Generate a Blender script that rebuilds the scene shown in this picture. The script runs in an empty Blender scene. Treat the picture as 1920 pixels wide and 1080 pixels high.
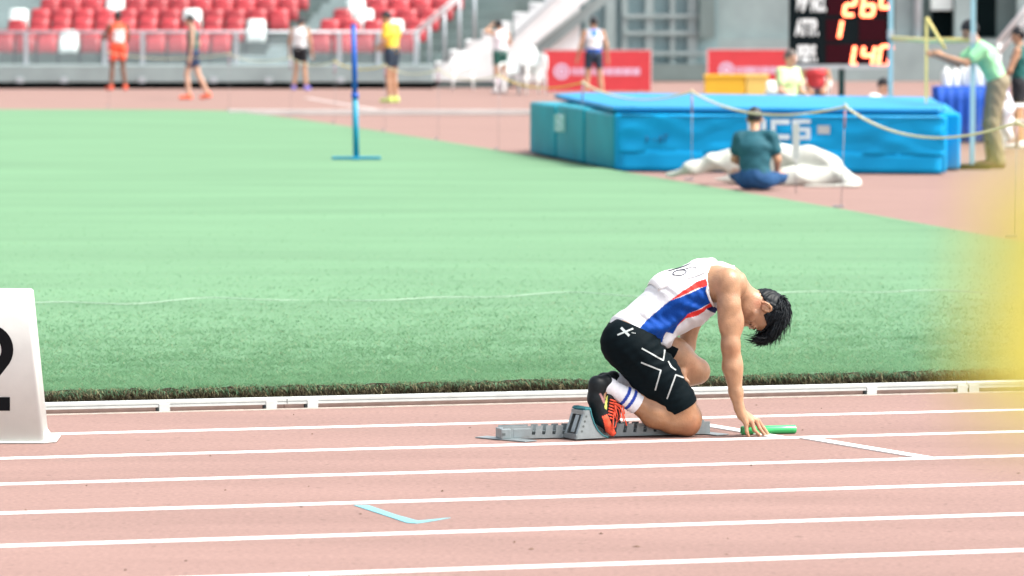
import bpy, bmesh, math, random
import numpy as np
from mathutils import Vector, Matrix

random.seed(7); np.random.seed(7)
SC = bpy.context.scene
COL = SC.collection

# ------------------------------------------------------------------ camera
FPX, CAMH, HOR = 9249.0, 2.2, -20.0            # focal length in px of a 1920 px wide frame, camera height, horizon row
PITCH = math.atan((540.0 - HOR) / FPX)
cd = bpy.data.cameras.new('camera'); cam = bpy.data.objects.new('camera', cd); COL.objects.link(cam)
cam.location = (0, 0, CAMH); cam.rotation_euler = (math.pi / 2 - PITCH, 0, 0)
cd.sensor_width = 36.0; cd.lens = FPX / 1920 * 36; cd.clip_start = 0.1; cd.clip_end = 2000
cd.dof.use_dof = True; cd.dof.focus_distance = 24.15; cd.dof.aperture_fstop = 4.2
SC.camera = cam
# ------------------------------------------------------------------ world, sun, exposure
w = bpy.data.worlds.new('World'); SC.world = w; w.use_nodes = True
nt = w.node_tree; nt.nodes.clear()
sky = nt.nodes.new('ShaderNodeTexSky'); sky.sky_type = 'NISHITA'; sky.sun_disc = False
SUN_EL, SUN_AZ = math.radians(54), math.radians(104)      # azimuth measured from +Y (away from camera) towards +X (right)
sky.sun_elevation = SUN_EL; sky.sun_rotation = SUN_AZ
sky.dust_density = 4.0; sky.air_density = 1.0; sky.ozone_density = 1.0
bgn = nt.nodes.new('ShaderNodeBackground'); bgn.inputs[1].default_value = 0.105
wo = nt.nodes.new('ShaderNodeOutputWorld')
hs = nt.nodes.new('ShaderNodeHueSaturation'); hs.inputs['Saturation'].default_value = 0.30      # thin overcast: the blue is washed out
nt.links.new(sky.outputs[0], hs.inputs['Color']); nt.links.new(hs.outputs[0], bgn.inputs[0]); nt.links.new(bgn.outputs[0], wo.inputs[0])
sd = bpy.data.lights.new('sun', 'SUN'); sd.energy = 1.5; sd.angle = math.radians(11); sd.color = (1.0, 0.93, 0.84)
sun = bpy.data.objects.new('sun', sd); COL.objects.link(sun)
sdir = Vector((math.cos(SUN_EL) * math.sin(SUN_AZ), math.cos(SUN_EL) * math.cos(SUN_AZ), math.sin(SUN_EL)))
sun.rotation_euler = sdir.to_track_quat('Z', 'Y').to_euler(); sun.location = sdir * 200
vs = SC.view_settings; vs.view_transform = 'Standard'; vs.look = 'None'; vs.gamma = 1.0; vs.exposure = 1.80; vs.use_curve_mapping = False
SC.cycles.use_denoising = True; SC.cycles.max_bounces = 6; SC.cycles.transparent_max_bounces = 12

# ------------------------------------------------------------------ measuring helpers (plain geometry of the place)
CP, SP = math.cos(PITCH), math.sin(PITCH)
def ray(px, py):
    u, v = (px - 960) / FPX, (540 - py) / FPX
    return Vector((u, CP + v * SP, -SP + v * CP))
def G(px, py, z=0.0):
    d = ray(px, py); t = (z - CAMH) / d.z
    return Vector((d.x * t, d.y * t, z))
def AT(px, py, Y):
    d = ray(px, py); t = Y / d.y
    return Vector((d.x * t, Y, CAMH + d.z * t))
TH = math.radians(16.0)                         # direction of the lanes
UV = Vector((math.cos(TH), math.sin(TH), 0)); VV = Vector((-math.sin(TH), math.cos(TH), 0))
def lane(a, lat, z=0.0):
    p = UV * a + VV * lat; p.z = z; return p

# ------------------------------------------------------------------ object helpers
def link(o, parent=None):
    COL.objects.link(o)
    if parent is not None: o.parent = parent
    return o
def tag(o, label=None, cat=None, group=None, kind=None):
    if label: o['label'] = label
    if cat: o['category'] = cat
    if group: o['group'] = group
    if kind: o['kind'] = kind
    return o
def thing(name, label, cat, loc=(0, 0, 0), rz=0.0, group=None):
    o = bpy.data.objects.new(name, None); o.empty_display_size = 0.1
    o.location = loc; o.rotation_euler = (0, 0, rz); link(o)
    return tag(o, label, cat, group)
def mesh_obj(name, me, mt=None, parent=None, smooth=False):
    o = bpy.data.objects.new(name, me)
    if mt is not None and not me.materials: me.materials.append(mt)
    if smooth: me.polygons.foreach_set('use_smooth', [True] * len(me.polygons))
    return link(o, parent)
def pyd(name, v, f, mt=None, parent=None, smooth=False):
    me = bpy.data.meshes.new(name); me.from_pydata([tuple(p) for p in v], [], f); me.update()
    return mesh_obj(name, me, mt, parent, smooth)
def bm_obj(name, bm, mt=None, parent=None, smooth=False):
    bmesh.ops.recalc_face_normals(bm, faces=bm.faces)
    me = bpy.data.meshes.new(name); bm.to_mesh(me); bm.free()
    return mesh_obj(name, me, mt, parent, smooth)
def add_box(bm, c, s, rot=None, bev=0.0, seg=2):
    r = bmesh.ops.create_cube(bm, size=1.0)['verts']
    M = Matrix.Translation(Vector(c)) @ (rot.to_4x4() if rot else Matrix.Identity(4)) @ Matrix.Diagonal((s[0], s[1], s[2], 1))
    bmesh.ops.transform(bm, matrix=M, verts=r)
    if bev:
        ed = list({e for v in r for e in v.link_edges})
        bmesh.ops.bevel(bm, geom=ed, offset=bev, segments=seg, profile=0.6, affect='EDGES')
    return bm
def box(name, c, s, mt, parent=None, rot=None, bev=0.0, seg=2, smooth=False):
    return bm_obj(name, add_box(bmesh.new(), c, s, rot, bev, seg), mt, parent, smooth)
def add_tube(bm, pts, rad, n=8, cap=True):
    pts = [Vector(p) for p in pts]
    rr = rad if isinstance(rad, (list, tuple)) else [rad] * len(pts)
    rings = []
    for i, p in enumerate(pts):
        t = (pts[min(i + 1, len(pts) - 1)] - pts[max(i - 1, 0)]).normalized()
        ref = Vector((0, 0, 1)) if abs(t.z) < 0.9 else Vector((1, 0, 0))
        x = t.cross(ref).normalized(); y = t.cross(x)
        rings.append([bm.verts.new(p + (x * math.cos(2 * math.pi * k / n) + y * math.sin(2 * math.pi * k / n)) * rr[i]) for k in range(n)])
    for i in range(len(pts) - 1):
        for k in range(n):
            bm.faces.new((rings[i][k], rings[i][(k + 1) % n], rings[i + 1][(k + 1) % n], rings[i + 1][k]))
    if cap:
        bm.faces.new(rings[0]); bm.faces.new(rings[-1])
    return bm
def tube(name, pts, rad, mt, parent=None, n=8, smooth=True):
    return bm_obj(name, add_tube(bmesh.new(), pts, rad, n), mt, parent, smooth)
def add_prism(bm, poly, z0, z1, axis='z'):
    """extrude a 2-D polygon; axis z: (x,y)->z ; axis y: (x,z)->y"""
    def P(p, h): return Vector((p[0], p[1], h)) if axis == 'z' else Vector((p[0], h, p[1]))
    a = [bm.verts.new(P(p, z0)) for p in poly]; b = [bm.verts.new(P(p, z1)) for p in poly]
    n = len(poly)
    bm.faces.new(a); bm.faces.new(b)
    for i in range(n): bm.faces.new((a[i], a[(i + 1) % n], b[(i + 1) % n], b[i]))
    return bm
def prism(name, poly, z0, z1, mt, parent=None, axis='z', bev=0.0, smooth=False, seg=2):
    bm = add_prism(bmesh.new(), poly, z0, z1, axis)
    if bev: bmesh.ops.bevel(bm, geom=list(bm.edges), offset=bev, segments=seg, profile=0.6, affect='EDGES')
    return bm_obj(name, bm, mt, parent, smooth)
def add_shell(bm, nu, nv, fn, th):
    """a curved sheet with thickness; fn(s,t)->Vector, s,t in 0..1"""
    P = [[fn(i / nu, j / nv) for j in range(nv + 1)] for i in range(nu + 1)]
    F, B = [], []
    for i in range(nu + 1):
        a, b = [], []
        for j in range(nv + 1):
            du = P[min(i + 1, nu)][j] - P[max(i - 1, 0)][j]; dv = P[i][min(j + 1, nv)] - P[i][max(j - 1, 0)]
            n = du.cross(dv)
            n = n.normalized() if n.length > 1e-9 else Vector((0, 0, 1))
            a.append(bm.verts.new(P[i][j] + n * th / 2)); b.append(bm.verts.new(P[i][j] - n * th / 2))
        F.append(a); B.append(b)
    for i in range(nu):
        for j in range(nv):
            bm.faces.new((F[i][j], F[i + 1][j], F[i + 1][j + 1], F[i][j + 1]))
            bm.faces.new((B[i][j], B[i][j + 1], B[i + 1][j + 1], B[i + 1][j]))
    for i in range(nu):
        for j in (0, nv): bm.faces.new((F[i][j], F[i + 1][j], B[i + 1][j], B[i][j]))
    for j in range(nv):
        for i in (0, nu): bm.faces.new((F[i][j], F[i][j + 1], B[i][j + 1], B[i][j]))
    return bm
def shell(name, nu, nv, fn, th, mt, parent=None, smooth=True):
    return bm_obj(name, add_shell(bmesh.new(), nu, nv, fn, th), mt, parent, smooth)
def text_obj(name, s, size, mt, parent, M, depth=0.002, shear=0.0, sx=1.0, bold=0.0):
    cu = bpy.data.curves.new('t', 'FONT'); cu.body = s; cu.size = size; cu.extrude = depth; cu.shear = shear
    cu.align_x = 'CENTER'; cu.align_y = 'CENTER'; cu.offset = bold
    t = bpy.data.objects.new('t', cu); COL.objects.link(t)
    dg = bpy.context.evaluated_depsgraph_get(); dg.update()
    me = bpy.data.meshes.new_from_object(t.evaluated_get(dg))
    bpy.data.objects.remove(t); bpy.data.curves.remove(cu)
    me.materials.clear(); me.transform(Matrix.Diagonal((sx, 1, 1, 1))); me.transform(M)
    return mesh_obj(name, me, mt, parent)
def plane_m(o, right, up):
    r = Vector(right).normalized(); u = Vector(up).normalized(); n = r.cross(u)
    return Matrix(((r.x, u.x, n.x, o[0]), (r.y, u.y, n.y, o[1]), (r.z, u.z, n.z, o[2]), (0, 0, 0, 1)))

# ------------------------------------------------------------------ materials
MATS = {}
def mat(name, col, rough=0.6, var=0.10, scale=8.0, bump=0.0, bscale=60.0, metal=0.0, spec=0.4, sss=0.0, emit=None, attr=False, coat=0.0, alpha=None, sheen=0.0, var2=None, stretch=None):
    """procedural surface: base colour broken up by noise, optional bump, optional per-vertex print"""
    m = bpy.data.materials.new(name); m.use_nodes = True; t = m.node_tree; N = t.nodes; L = t.links
    b = N['Principled BSDF']
    b.inputs['Roughness'].default_value = rough; b.inputs['Metallic'].default_value = metal
    b.inputs['Specular IOR Level'].default_value = spec
    if coat: b.inputs['Coat Weight'].default_value = coat
    if sheen: b.inputs['Sheen Weight'].default_value = sheen
    tc = N.new('ShaderNodeTexCoord'); src = tc.outputs['Object']
    if stretch:
        mp = N.new('ShaderNodeMapping'); mp.inputs['Scale'].default_value = stretch; L.new(src, mp.inputs[0]); src = mp.outputs[0]
    nz = N.new('ShaderNodeTexNoise'); nz.inputs['Scale'].default_value = scale; nz.inputs['Detail'].default_value = 6
    L.new(src, nz.inputs['Vector'])
    mr = N.new('ShaderNodeMapRange'); mr.inputs['From Min'].default_value = 0.3; mr.inputs['From Max'].default_value = 0.7
    mr.inputs['To Min'].default_value = 1 - var; mr.inputs['To Max'].default_value = 1 + var
    L.new(nz.outputs['Fac'], mr.inputs['Value'])
    mx = N.new('ShaderNodeMix'); mx.data_type = 'RGBA'; mx.blend_type = 'MULTIPLY'; mx.inputs[0].default_value = 1.0
    mx.clamp_result = False
    if attr:
        at = N.new('ShaderNodeAttribute'); at.attribute_name = 'col'; L.new(at.outputs['Color'], mx.inputs[6])
    else: mx.inputs[6].default_value = (*col, 1)
    L.new(mr.outputs[0], mx.inputs[7])
    L.new(mx.outputs[2], b.inputs['Base Color'])
    if sss:
        b.inputs['Subsurface Weight'].default_value = sss; b.inputs['Subsurface Radius'].default_value = (1.0, 0.35, 0.2); b.inputs['Subsurface Scale'].default_value = 0.012
    if bump:
        n2 = N.new('ShaderNodeTexNoise'); n2.inputs['Scale'].default_value = bscale; n2.inputs['Detail'].default_value = 5
        L.new(src, n2.inputs['Vector'])
        bp = N.new('ShaderNodeBump'); bp.inputs['Strength'].default_value = bump; bp.inputs['Distance'].default_value = 0.01
        L.new(n2.outputs['Fac'], bp.inputs['Height']); L.new(bp.outputs[0], b.inputs['Normal'])
    if emit:
        b.inputs['Emission Color'].default_value = (*col, 1); b.inputs['Emission Strength'].default_value = emit
    if alpha is not None: b.inputs['Alpha'].default_value = alpha
    MATS[name] = m
    return m

# ------------------------------------------------------------------ implicit surfaces: smooth bodies, clothes, cloth heaps
class Field:
    """signed distance on a grid, blended from tapered limbs and ellipsoids, turned into one closed mesh"""
    def __init__(s, lo, hi, h):
        s.lo = np.array(lo, np.float32); s.h = h
        s.n = np.ceil((np.array(hi) - s.lo) / h).astype(int) + 1
        s.f = np.full(tuple(s.n), 0.25, np.float32)
        s.ax = [s.lo[i] + h * np.arange(s.n[i], dtype=np.float32) for i in range(3)]
    def _sl(s, lo, hi):
        i0 = np.maximum(np.floor((np.array(lo) - s.lo) / s.h).astype(int), 0)
        i1 = np.minimum(np.ceil((np.array(hi) - s.lo) / s.h).astype(int) + 1, s.n)
        if (i1 <= i0).any(): return None
        sl = tuple(slice(a, b) for a, b in zip(i0, i1))
        X, Y, Z = np.meshgrid(*[s.ax[i][sl[i]] for i in range(3)], indexing='ij', sparse=True)
        return sl, X, Y, Z
    def _mix(s, sl, d, k, sub=False):
        g = s.f[sl]
        if sub:
            d = -d
            if k > 0:
                hh = np.clip(0.5 - 0.5 * (g - d) / k, 0, 1); s.f[sl] = g * (1 - hh) + d * hh + k * hh * (1 - hh)
            else: s.f[sl] = np.maximum(g, d)
        elif k > 0:
            hh = np.clip(0.5 + 0.5 * (g - d) / k, 0, 1); s.f[sl] = g * (1 - hh) + d * hh - k * hh * (1 - hh)
        else: s.f[sl] = np.minimum(g, d)
    def limb(s, a, b, ra, rb, k=0.02, lat=(1, 1, 1), inf=0.0, sub=False):
        a = np.array(a, np.float32); b = np.array(b, np.float32); ra += inf; rb += inf
        m = max(ra, rb) * max(lat) + 0.06 + k
        q = s._sl(np.minimum(a, b) - m, np.maximum(a, b) + m)
        if q is None: return s
        sl, X, Y, Z = q
        L = np.array(lat, np.float32); A = a / L; D = b / L - A; dd = max(float(D @ D), 1e-9)
        px, py, pz = X / L[0] - A[0], Y / L[1] - A[1], Z / L[2] - A[2]
        t = np.clip((px * D[0] + py * D[1] + pz * D[2]) / dd, 0, 1)
        d = np.sqrt((px - t * D[0]) ** 2 + (py - t * D[1]) ** 2 + (pz - t * D[2]) ** 2) - (ra + (rb - ra) * t)
        s._mix(sl, d, k, sub); return s
    def ell(s, c, r, R=None, k=0.02, inf=0.0, sub=False):
        c = np.array(c, np.float32); r = np.array(r, np.float32) + inf; m = float(r.max()) + 0.06 + k
        q = s._sl(c - m, c + m)
        if q is None: return s
        sl, X, Y, Z = q
        p = [X - c[0], Y - c[1], Z - c[2]]
        if R is not None: p = [R[i][0] * p[0] + R[i][1] * p[1] + R[i][2] * p[2] for i in range(3)]
        k0 = np.sqrt((p[0] / r[0]) ** 2 + (p[1] / r[1]) ** 2 + (p[2] / r[2]) ** 2)
        k1 = np.sqrt((p[0] / r[0] ** 2) ** 2 + (p[1] / r[1] ** 2) ** 2 + (p[2] / r[2] ** 2) ** 2) + 1e-6
        s._mix(sl, k0 * (k0 - 1) / k1, k, sub); return s
    def run(s, prims, inf=0.0):
        for p in prims:
            if p[0] == 'l': s.limb(*p[1:5], **dict(p[5], inf=p[5].get('inf', 0) + inf))
            else: s.ell(p[1], p[2], **dict(p[3], inf=p[3].get('inf', 0) + inf))
        return s
    def grid(s): return np.meshgrid(*s.ax, indexing='ij', sparse=True)
    def keep(s, d):
        s.f = np.maximum(s.f, d.astype(np.float32)); return s
    def mesh(s):
        f = s.f; S = f < 0
        c = np.zeros(tuple(s.n - 1), np.int8); offs = [(i, j, k) for i in (0, 1) for j in (0, 1) for k in (0, 1)]
        def sh(A, o): return A[o[0]:A.shape[0] - 1 + o[0], o[1]:A.shape[1] - 1 + o[1], o[2]:A.shape[2] - 1 + o[2]]
        for o in offs: c += sh(S, o)
        I = np.argwhere((c > 0) & (c < 8))
        idx = np.full(c.shape, -1, np.int32); idx[tuple(I.T)] = np.arange(len(I))
        V = [f[I[:, 0] + o[0], I[:, 1] + o[1], I[:, 2] + o[2]] for o in offs]
        P = np.zeros((len(I), 3)); W = np.zeros(len(I))
        for a in range(8):
            for b in range(a + 1, 8):
                oa, ob = np.array(offs[a]), np.array(offs[b])
                if abs(oa - ob).sum() != 1: continue
                m = (V[a] < 0) != (V[b] < 0)
                t = np.where(m, V[a] / np.where(m, V[a] - V[b], 1), 0)
                P += np.where(m[:, None], oa + t[:, None] * (ob - oa), 0); W += m
        P = (I + P / W[:, None]) * s.h + s.lo
        Q = []
        for ax in range(3):
            u, v = (ax + 1) % 3, (ax + 2) % 3
            lo = [slice(None)] * 3; hi = [slice(None)] * 3; lo[ax] = slice(0, -1); hi[ax] = slice(1, None)
            A, B = S[tuple(lo)], S[tuple(hi)]
            E = np.argwhere(A != B)
            E = E[(E[:, u] > 0) & (E[:, v] > 0) & (E[:, u] < s.n[u] - 1) & (E[:, v] < s.n[v] - 1)]
            ins = A[tuple(E.T)]
            def cell(du, dv):
                q = E.copy(); q[:, u] += du; q[:, v] += dv; return idx[tuple(q.T)]
            q = np.stack([cell(-1, -1), cell(0, -1), cell(0, 0), cell(-1, 0)], 1)
            q[~ins] = q[~ins][:, ::-1]; Q.append(q)
        return P, np.concatenate(Q)
def np_mesh(name, P, Q, cols=None):
    me = bpy.data.meshes.new(name)
    me.vertices.add(len(P)); me.vertices.foreach_set('co', np.asarray(P, np.float32).ravel())
    k = Q.shape[1]
    me.loops.add(Q.size); me.loops.foreach_set('vertex_index', Q.astype(np.int32).ravel())
    me.polygons.add(len(Q)); me.polygons.foreach_set('loop_start', np.arange(0, Q.size, k, dtype=np.int32))
    me.polygons.foreach_set('loop_total', np.full(len(Q), k, np.int32))
    me.polygons.foreach_set('use_smooth', np.ones(len(Q), bool))
    if cols is not None:
        at = me.color_attributes.new('col', 'FLOAT_COLOR', 'POINT')
        at.data.foreach_set('color', np.concatenate([cols, np.ones((len(cols), 1))], 1).astype(np.float32).ravel())
    me.update(calc_edges=True); me.validate()
    return me
def field_obj(name, F, mt, parent=None, colfn=None):
    P, Q = F.mesh()
    me = np_mesh(name, P, Q, colfn(P) if colfn else None)
    return mesh_obj(name, me, mt, parent)
def in_poly(x, y, poly):
    r = np.zeros(x.shape, bool); n = len(poly)
    for i in range(n):
        x0, y0 = poly[i]; x1, y1 = poly[(i + 1) % n]
        if y0 == y1: continue
        m = ((y0 > y) != (y1 > y)) & (x < (x1 - x0) * (y - y0) / (y1 - y0) + x0); r ^= m
    return r
# ================================================================== SETTING
# ---- track: one sheet to the horizon
def track_mat():
    m = mat('track_rubber', (0.242, 0.156, 0.136), rough=0.85, var=0.16, scale=42, bump=0.12, bscale=400, spec=0.15)
    t = m.node_tree; N = t.nodes; L = t.links; b = N['Principled BSDF']
    src = b.inputs['Base Color'].links[0].from_socket
    tc = N['Texture Coordinate']
    # broad wear patches, drawn out along the lanes
    mp = N.new('ShaderNodeMapping'); mp.inputs['Rotation'].default_value = (0, 0, -TH); mp.inputs['Scale'].default_value = (0.35, 1.6, 1); L.new(tc.outputs['Object'], mp.inputs[0])
    n = N.new('ShaderNodeTexNoise'); n.inputs['Scale'].default_value = 1.1; n.inputs['Detail'].default_value = 8; n.inputs['Roughness'].default_value = 0.65; L.new(mp.outputs[0], n.inputs['Vector'])
    mr = N.new('ShaderNodeMapRange'); mr.inputs[1].default_value = 0.3; mr.inputs[2].default_value = 0.7; mr.inputs[3].default_value = 0.9; mr.inputs[4].default_value = 1.1; L.new(n.outputs['Fac'], mr.inputs[0])
    mx = N.new('ShaderNodeMix'); mx.data_type = 'RGBA'; mx.blend_type = 'MULTIPLY'; mx.inputs[0].default_value = 1; mx.clamp_result = False
    L.new(src, mx.inputs[6]); L.new(mr.outputs[0], mx.inputs[7])
    # dark scuffs and specks
    v = N.new('ShaderNodeTexNoise'); v.inputs['Scale'].default_value = 16; v.inputs['Detail'].default_value = 3; L.new(tc.outputs['Object'], v.inputs['Vector'])
    r2 = N.new('ShaderNodeMapRange'); r2.inputs[1].default_value = 0.66; r2.inputs[2].default_value = 0.74; r2.inputs[3].default_value = 1.0; r2.inputs[4].default_value = 0.6; L.new(v.outputs['Fac'], r2.inputs[0])
    m2 = N.new('ShaderNodeMix'); m2.data_type = 'RGBA'; m2.blend_type = 'MULTIPLY'; m2.inputs[0].default_value = 1
    L.new(mx.outputs[2], m2.inputs[6]); L.new(r2.outputs[0], m2.inputs[7])
    L.new(m2.outputs[2], b.inputs['Base Color'])
    return m
M_TRACK = track_mat()
M_LINE = mat('lane_paint', (0.80, 0.80, 0.78), rough=0.6, var=0.05, scale=30, spec=0.2)
M_BLUEPAINT = mat('pale_blue_paint', (0.16, 0.40, 0.46), rough=0.65, var=0.12, scale=40)
M_GRASSG = mat('turf_green', (0.122, 0.236, 0.134), rough=0.9, var=0.10, scale=0.9, bump=0.25, bscale=45, spec=0.15, stretch=(0.25, 1.0, 1.0))
M_SOIL = mat('turf_soil', (0.055, 0.042, 0.03), rough=0.95, var=0.5, scale=30, bump=1.0, bscale=60)
M_GUTTER = mat('gutter_dark', (0.02, 0.028, 0.03), rough=0.7, var=0.3, scale=20)
trk = pyd('running_track', [(-400, -60, 0), (400, -60, 0), (400, 700, 0), (-400, 700, 0)], [(0, 1, 2, 3)], M_TRACK)
tag(trk, kind='structure')
def slab(name, pts, mt, parent):
    """thin coat with real edges down to the surface below"""
    n = len(pts); v = [(p[0], p[1], p[2]) for p in pts] + [(p[0], p[1], 0.0006) for p in pts]
    return pyd(name, v, [tuple(range(n))] + [(i, i + n, (i + 1) % n + n, (i + 1) % n) for i in range(n)], mt, parent)
def strip(name, a0, a1, l0, l1, z, mt, parent):
    return slab(name, [lane(a0, l0, z), lane(a1, l0, z), lane(a1, l1, z), lane(a0, l1, z)], mt, parent)
LINES = [24.02, 22.83, 21.635, 20.43, 19.22, 17.97, 16.75, 15.53]
for l in LINES: strip('lane_line', -12, 30, l - 0.042, l + 0.042, 0.004, M_LINE, trk)
def quad_line(name, p0, p1, w, z, mt):
    p0 = Vector((p0.x, p0.y, z)); p1 = Vector((p1.x, p1.y, z)); d = (p1 - p0).normalized(); n = Vector((-d.y, d.x, 0)) * w / 2
    return slab(name, [p0 - n, p1 - n, p1 + n, p0 + n], mt, trk)
quad_line('start_line', G(1246, 785), G(1470, 822.5), 0.075, 0.006, M_LINE)
quad_line('start_line', G(1512, 822), G(1735, 859), 0.075, 0.006, M_LINE)
# pale blue exchange mark: a bent stroke with tapering tail
bl = [G(663, 948), G(690, 948), G(742, 966), G(783, 977.5), G(800, 976), G(845, 971.5), G(802, 979), G(780, 982), G(762, 981), G(730, 970)]
slab('exchange_mark', [(p.x, p.y, 0.003) for p in bl], M_BLUEPAINT, trk)

# ---- far markings on the apron
M_FADED = mat('faded_line_paint', (0.44, 0.38, 0.36), rough=0.7, var=0.15, scale=3)
far = [((575, 184), (735, 211), 0.16)]
for a, b, wd in far: quad_line('apron_line', G(*a), G(*b), wd, 0.006, M_FADED)

# ---- turf infield: raised slab with a rough cut edge
KL = 25.13                                        # lane-offset of the kerb face
TURF0 = KL + 0.22
gz = 0.045; GZN = 0.105                        # turf height, and its height at the cut edge along the kerb
edge_far = [G(-900, 203, gz), G(-300, 204, gz), G(0, 205, gz), G(300, 205.5, gz), G(430, 207.5, gz), G(560, 223, gz), G(720, 247, gz), G(860, 269.5, gz), G(990, 291, gz), G(1240, 334, gz), G(1580, 392, gz), G(1910, 452, gz)]
d_end = (edge_far[-1] - edge_far[-2]).normalized()
edge_far.append(edge_far[-1] + d_end * 12)
na = np.arange(-16.0, 17.5, 0.04)
near = [lane(x, TURF0 + random.uniform(-0.02, 0.02), GZN + random.uniform(-0.008, 0.008)) for x in na]
mid = [lane(x, TURF0 + 0.9, gz + 0.02) for x in na]
mid2 = [lane(x, TURF0 + 2.2, gz) for x in na]
bm = bmesh.new()
V0 = [bm.verts.new((p.x, p.y, 0.0015)) for p in near]; V1 = [bm.verts.new(p) for p in near]; V2 = [bm.verts.new(p) for p in mid]; V3 = [bm.verts.new(p) for p in mid2]
VF = [bm.verts.new((p.x, p.y, gz)) for p in reversed(edge_far)]; VB = [bm.verts.new((p.x, p.y, 0.0015)) for p in reversed(edge_far)]
for i in range(len(na) - 1):
    f = bm.faces.new((V0[i], V0[i + 1], V1[i + 1], V1[i])); f.material_index = 1
    bm.faces.new((V1[i], V1[i + 1], V2[i + 1], V2[i])); bm.faces.new((V2[i], V2[i + 1], V3[i + 1], V3[i]))
for i in range(len(VF) - 1):
    f = bm.faces.new((VF[i], VB[i], VB[i + 1], VF[i + 1])); f.material_index = 1
bm.faces.new(V3 + VF)
bmesh.ops.triangulate(bm, faces=[f for f in bm.faces if len(f.verts) > 4])
turf = bm_obj('infield_turf', bm, M_GRASSG); turf.data.materials.append(M_SOIL); tag(turf, kind='structure')
gut = strip('gutter', -16, 17.5, KL + 0.11, TURF0 + 0.03, 0.012, M_GUTTER, None); tag(gut, kind='structure')

# ---- blades of grass: one mass
def grass():
    m = mat('grass_blade', (1, 1, 1), rough=0.6, var=0.05, scale=3, spec=0.2, attr=True)
    t = m.node_tree; b = t.nodes['Principled BSDF']; tr = t.nodes.new('ShaderNodeBsdfTranslucent'); ms = t.nodes.new('ShaderNodeMixShader'); ms.inputs[0].default_value = 0.45
    t.links.new(b.inputs['Base Color'].links[0].from_socket, tr.inputs[0]); t.links.new(b.outputs[0], ms.inputs[1]); t.links.new(tr.outputs[0], ms.inputs[2]); t.links.new(ms.outputs[0], t.nodes['Material Output'].inputs[0])
    rng = np.random.default_rng(3)
    n1, n2, n3 = 230000, 150000, 60000
    # denser near the kerb, thinning and shortening with distance
    A = np.concatenate([rng.uniform(2.4, 12.6, n1), rng.uniform(2.4, 16.5, n2), rng.uniform(2.4, 12.6, n3)])
    l = np.concatenate([TURF0 + 0.01 + np.minimum(rng.exponential(2.6, n1), 22), TURF0 + np.minimum(rng.exponential(5.0, n2), 30), TURF0 + 0.0 + 0.03 * rng.normal(size=n3)])
    ed = np.concatenate([np.zeros(n1 + n2), np.ones(n3)]).astype(bool)
    N = len(A); d = l - TURF0
    zt = np.interp(d, [-1, 0, 0.9, 2.2, 30], [GZN, GZN, gz + 0.02, gz, gz])
    tuft = np.sin(A * 7.3 + np.sin(l * 5.1) * 1.7) * np.sin(l * 9.7 + np.sin(A * 3.3) * 2.1)
    hgt = rng.uniform(0.008, 0.026, N) * (1 + 0.35 * tuft) * np.interp(d, [0, 1, 13], [1.1, 1.0, 0.45]); wd = rng.uniform(0.0013, 0.0028, N) * (1 + 0.06 * np.maximum(d, 0))
    ang = rng.uniform(0, 2 * np.pi, N); lean = rng.uniform(0.8, 3.2, N) * hgt
    la = rng.uniform(0, 2 * np.pi, N)
    X = np.cos(TH) * A - np.sin(TH) * l; Y = np.sin(TH) * A + np.cos(TH) * l
    base = np.stack([X, Y, zt - 0.003], 1)
    side = np.stack([np.cos(ang) * wd, np.sin(ang) * wd, np.zeros(N)], 1)
    tip = base + np.stack([np.cos(la) * lean, np.sin(la) * lean, hgt], 1)
    # the overhanging fringe leans out over the cut edge
    out = -np.array([VV.x, VV.y, 0.0])
    e = np.where(ed)[0]; ne = len(e)
    lump = 0.5 + 0.5 * np.sin(A[e] * 5.3 + 2 * np.sin(A[e] * 2.1)) * np.sin(A[e] * 13.7)
    base[e, 2] = GZN + 0.012 * lump - rng.uniform(0.0, 0.065, ne)
    base[e, :2] += out[:2] * rng.uniform(0, 0.02, (ne, 1))
    tip[e] = base[e] + out * rng.uniform(0.0, 0.045, (ne, 1)) + np.stack([rng.normal(size=ne) * 0.014, rng.normal(size=ne) * 0.008, rng.uniform(-0.035, 0.018, ne)], 1)
    V = np.stack([base - side * 1.3, base + side * 1.3, tip], 1).reshape(-1, 3)
    Q = np.arange(3 * N).reshape(-1, 3)
    ring_ = [(q.x, q.y) for q in near] + [(q.x, q.y) for q in reversed(edge_far)]
    inside = in_poly(X, Y, ring_) | ed; V = V.reshape(-1, 3, 3); V[~inside] = V[~inside] * 0 + np.array([lane(7, TURF0 + 1.5, 0.02)[:]])[None]; V = V.reshape(-1, 3)   # none off the turf
    # patches of colour
    pat = 0.5 + 0.5 * np.sin(A * 0.9 + 2 * np.sin(l * 0.8)) * np.sin(l * 1.9 + np.sin(A * 0.6) * 2)
    r = rng.random(N)
    g0 = np.array([0.112, 0.248, 0.126]); g1 = np.array([0.174, 0.328, 0.184]); st = np.array([0.26, 0.32, 0.19]); dk = np.array([0.045, 0.12, 0.065])
    C = g0 + (g1 - g0) * (0.6 * r + 0.4 * pat)[:, None]
    C = np.where((rng.random(N) < 0.05)[:, None], st, C); C = np.where((rng.random(N) < 0.02)[:, None], dk, C)
    br = np.array([0.085, 0.070, 0.042]); st2 = np.array([0.30, 0.27, 0.15])
    rr = rng.random(N)[:, None]; hi = (base[:, 2] > GZN - 0.015)[:, None]
    C = np.where(ed[:, None], np.where(hi & (rr < 0.6), C * 0.8, np.where(rr < 0.78, br * (0.5 + 0.9 * r[:, None]), st2 * (0.5 + 0.7 * r[:, None]))), C)
    me = np_mesh('grass', V, Q, np.repeat(C, 3, 0))
    me.polygons.foreach_set('use_smooth', np.zeros(N, bool))
    o = mesh_obj('grass', me, m); tag(o, 'short mint green grass blades of the infield with a dry brown fringe', 'grass', kind='stuff')
grass()

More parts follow.
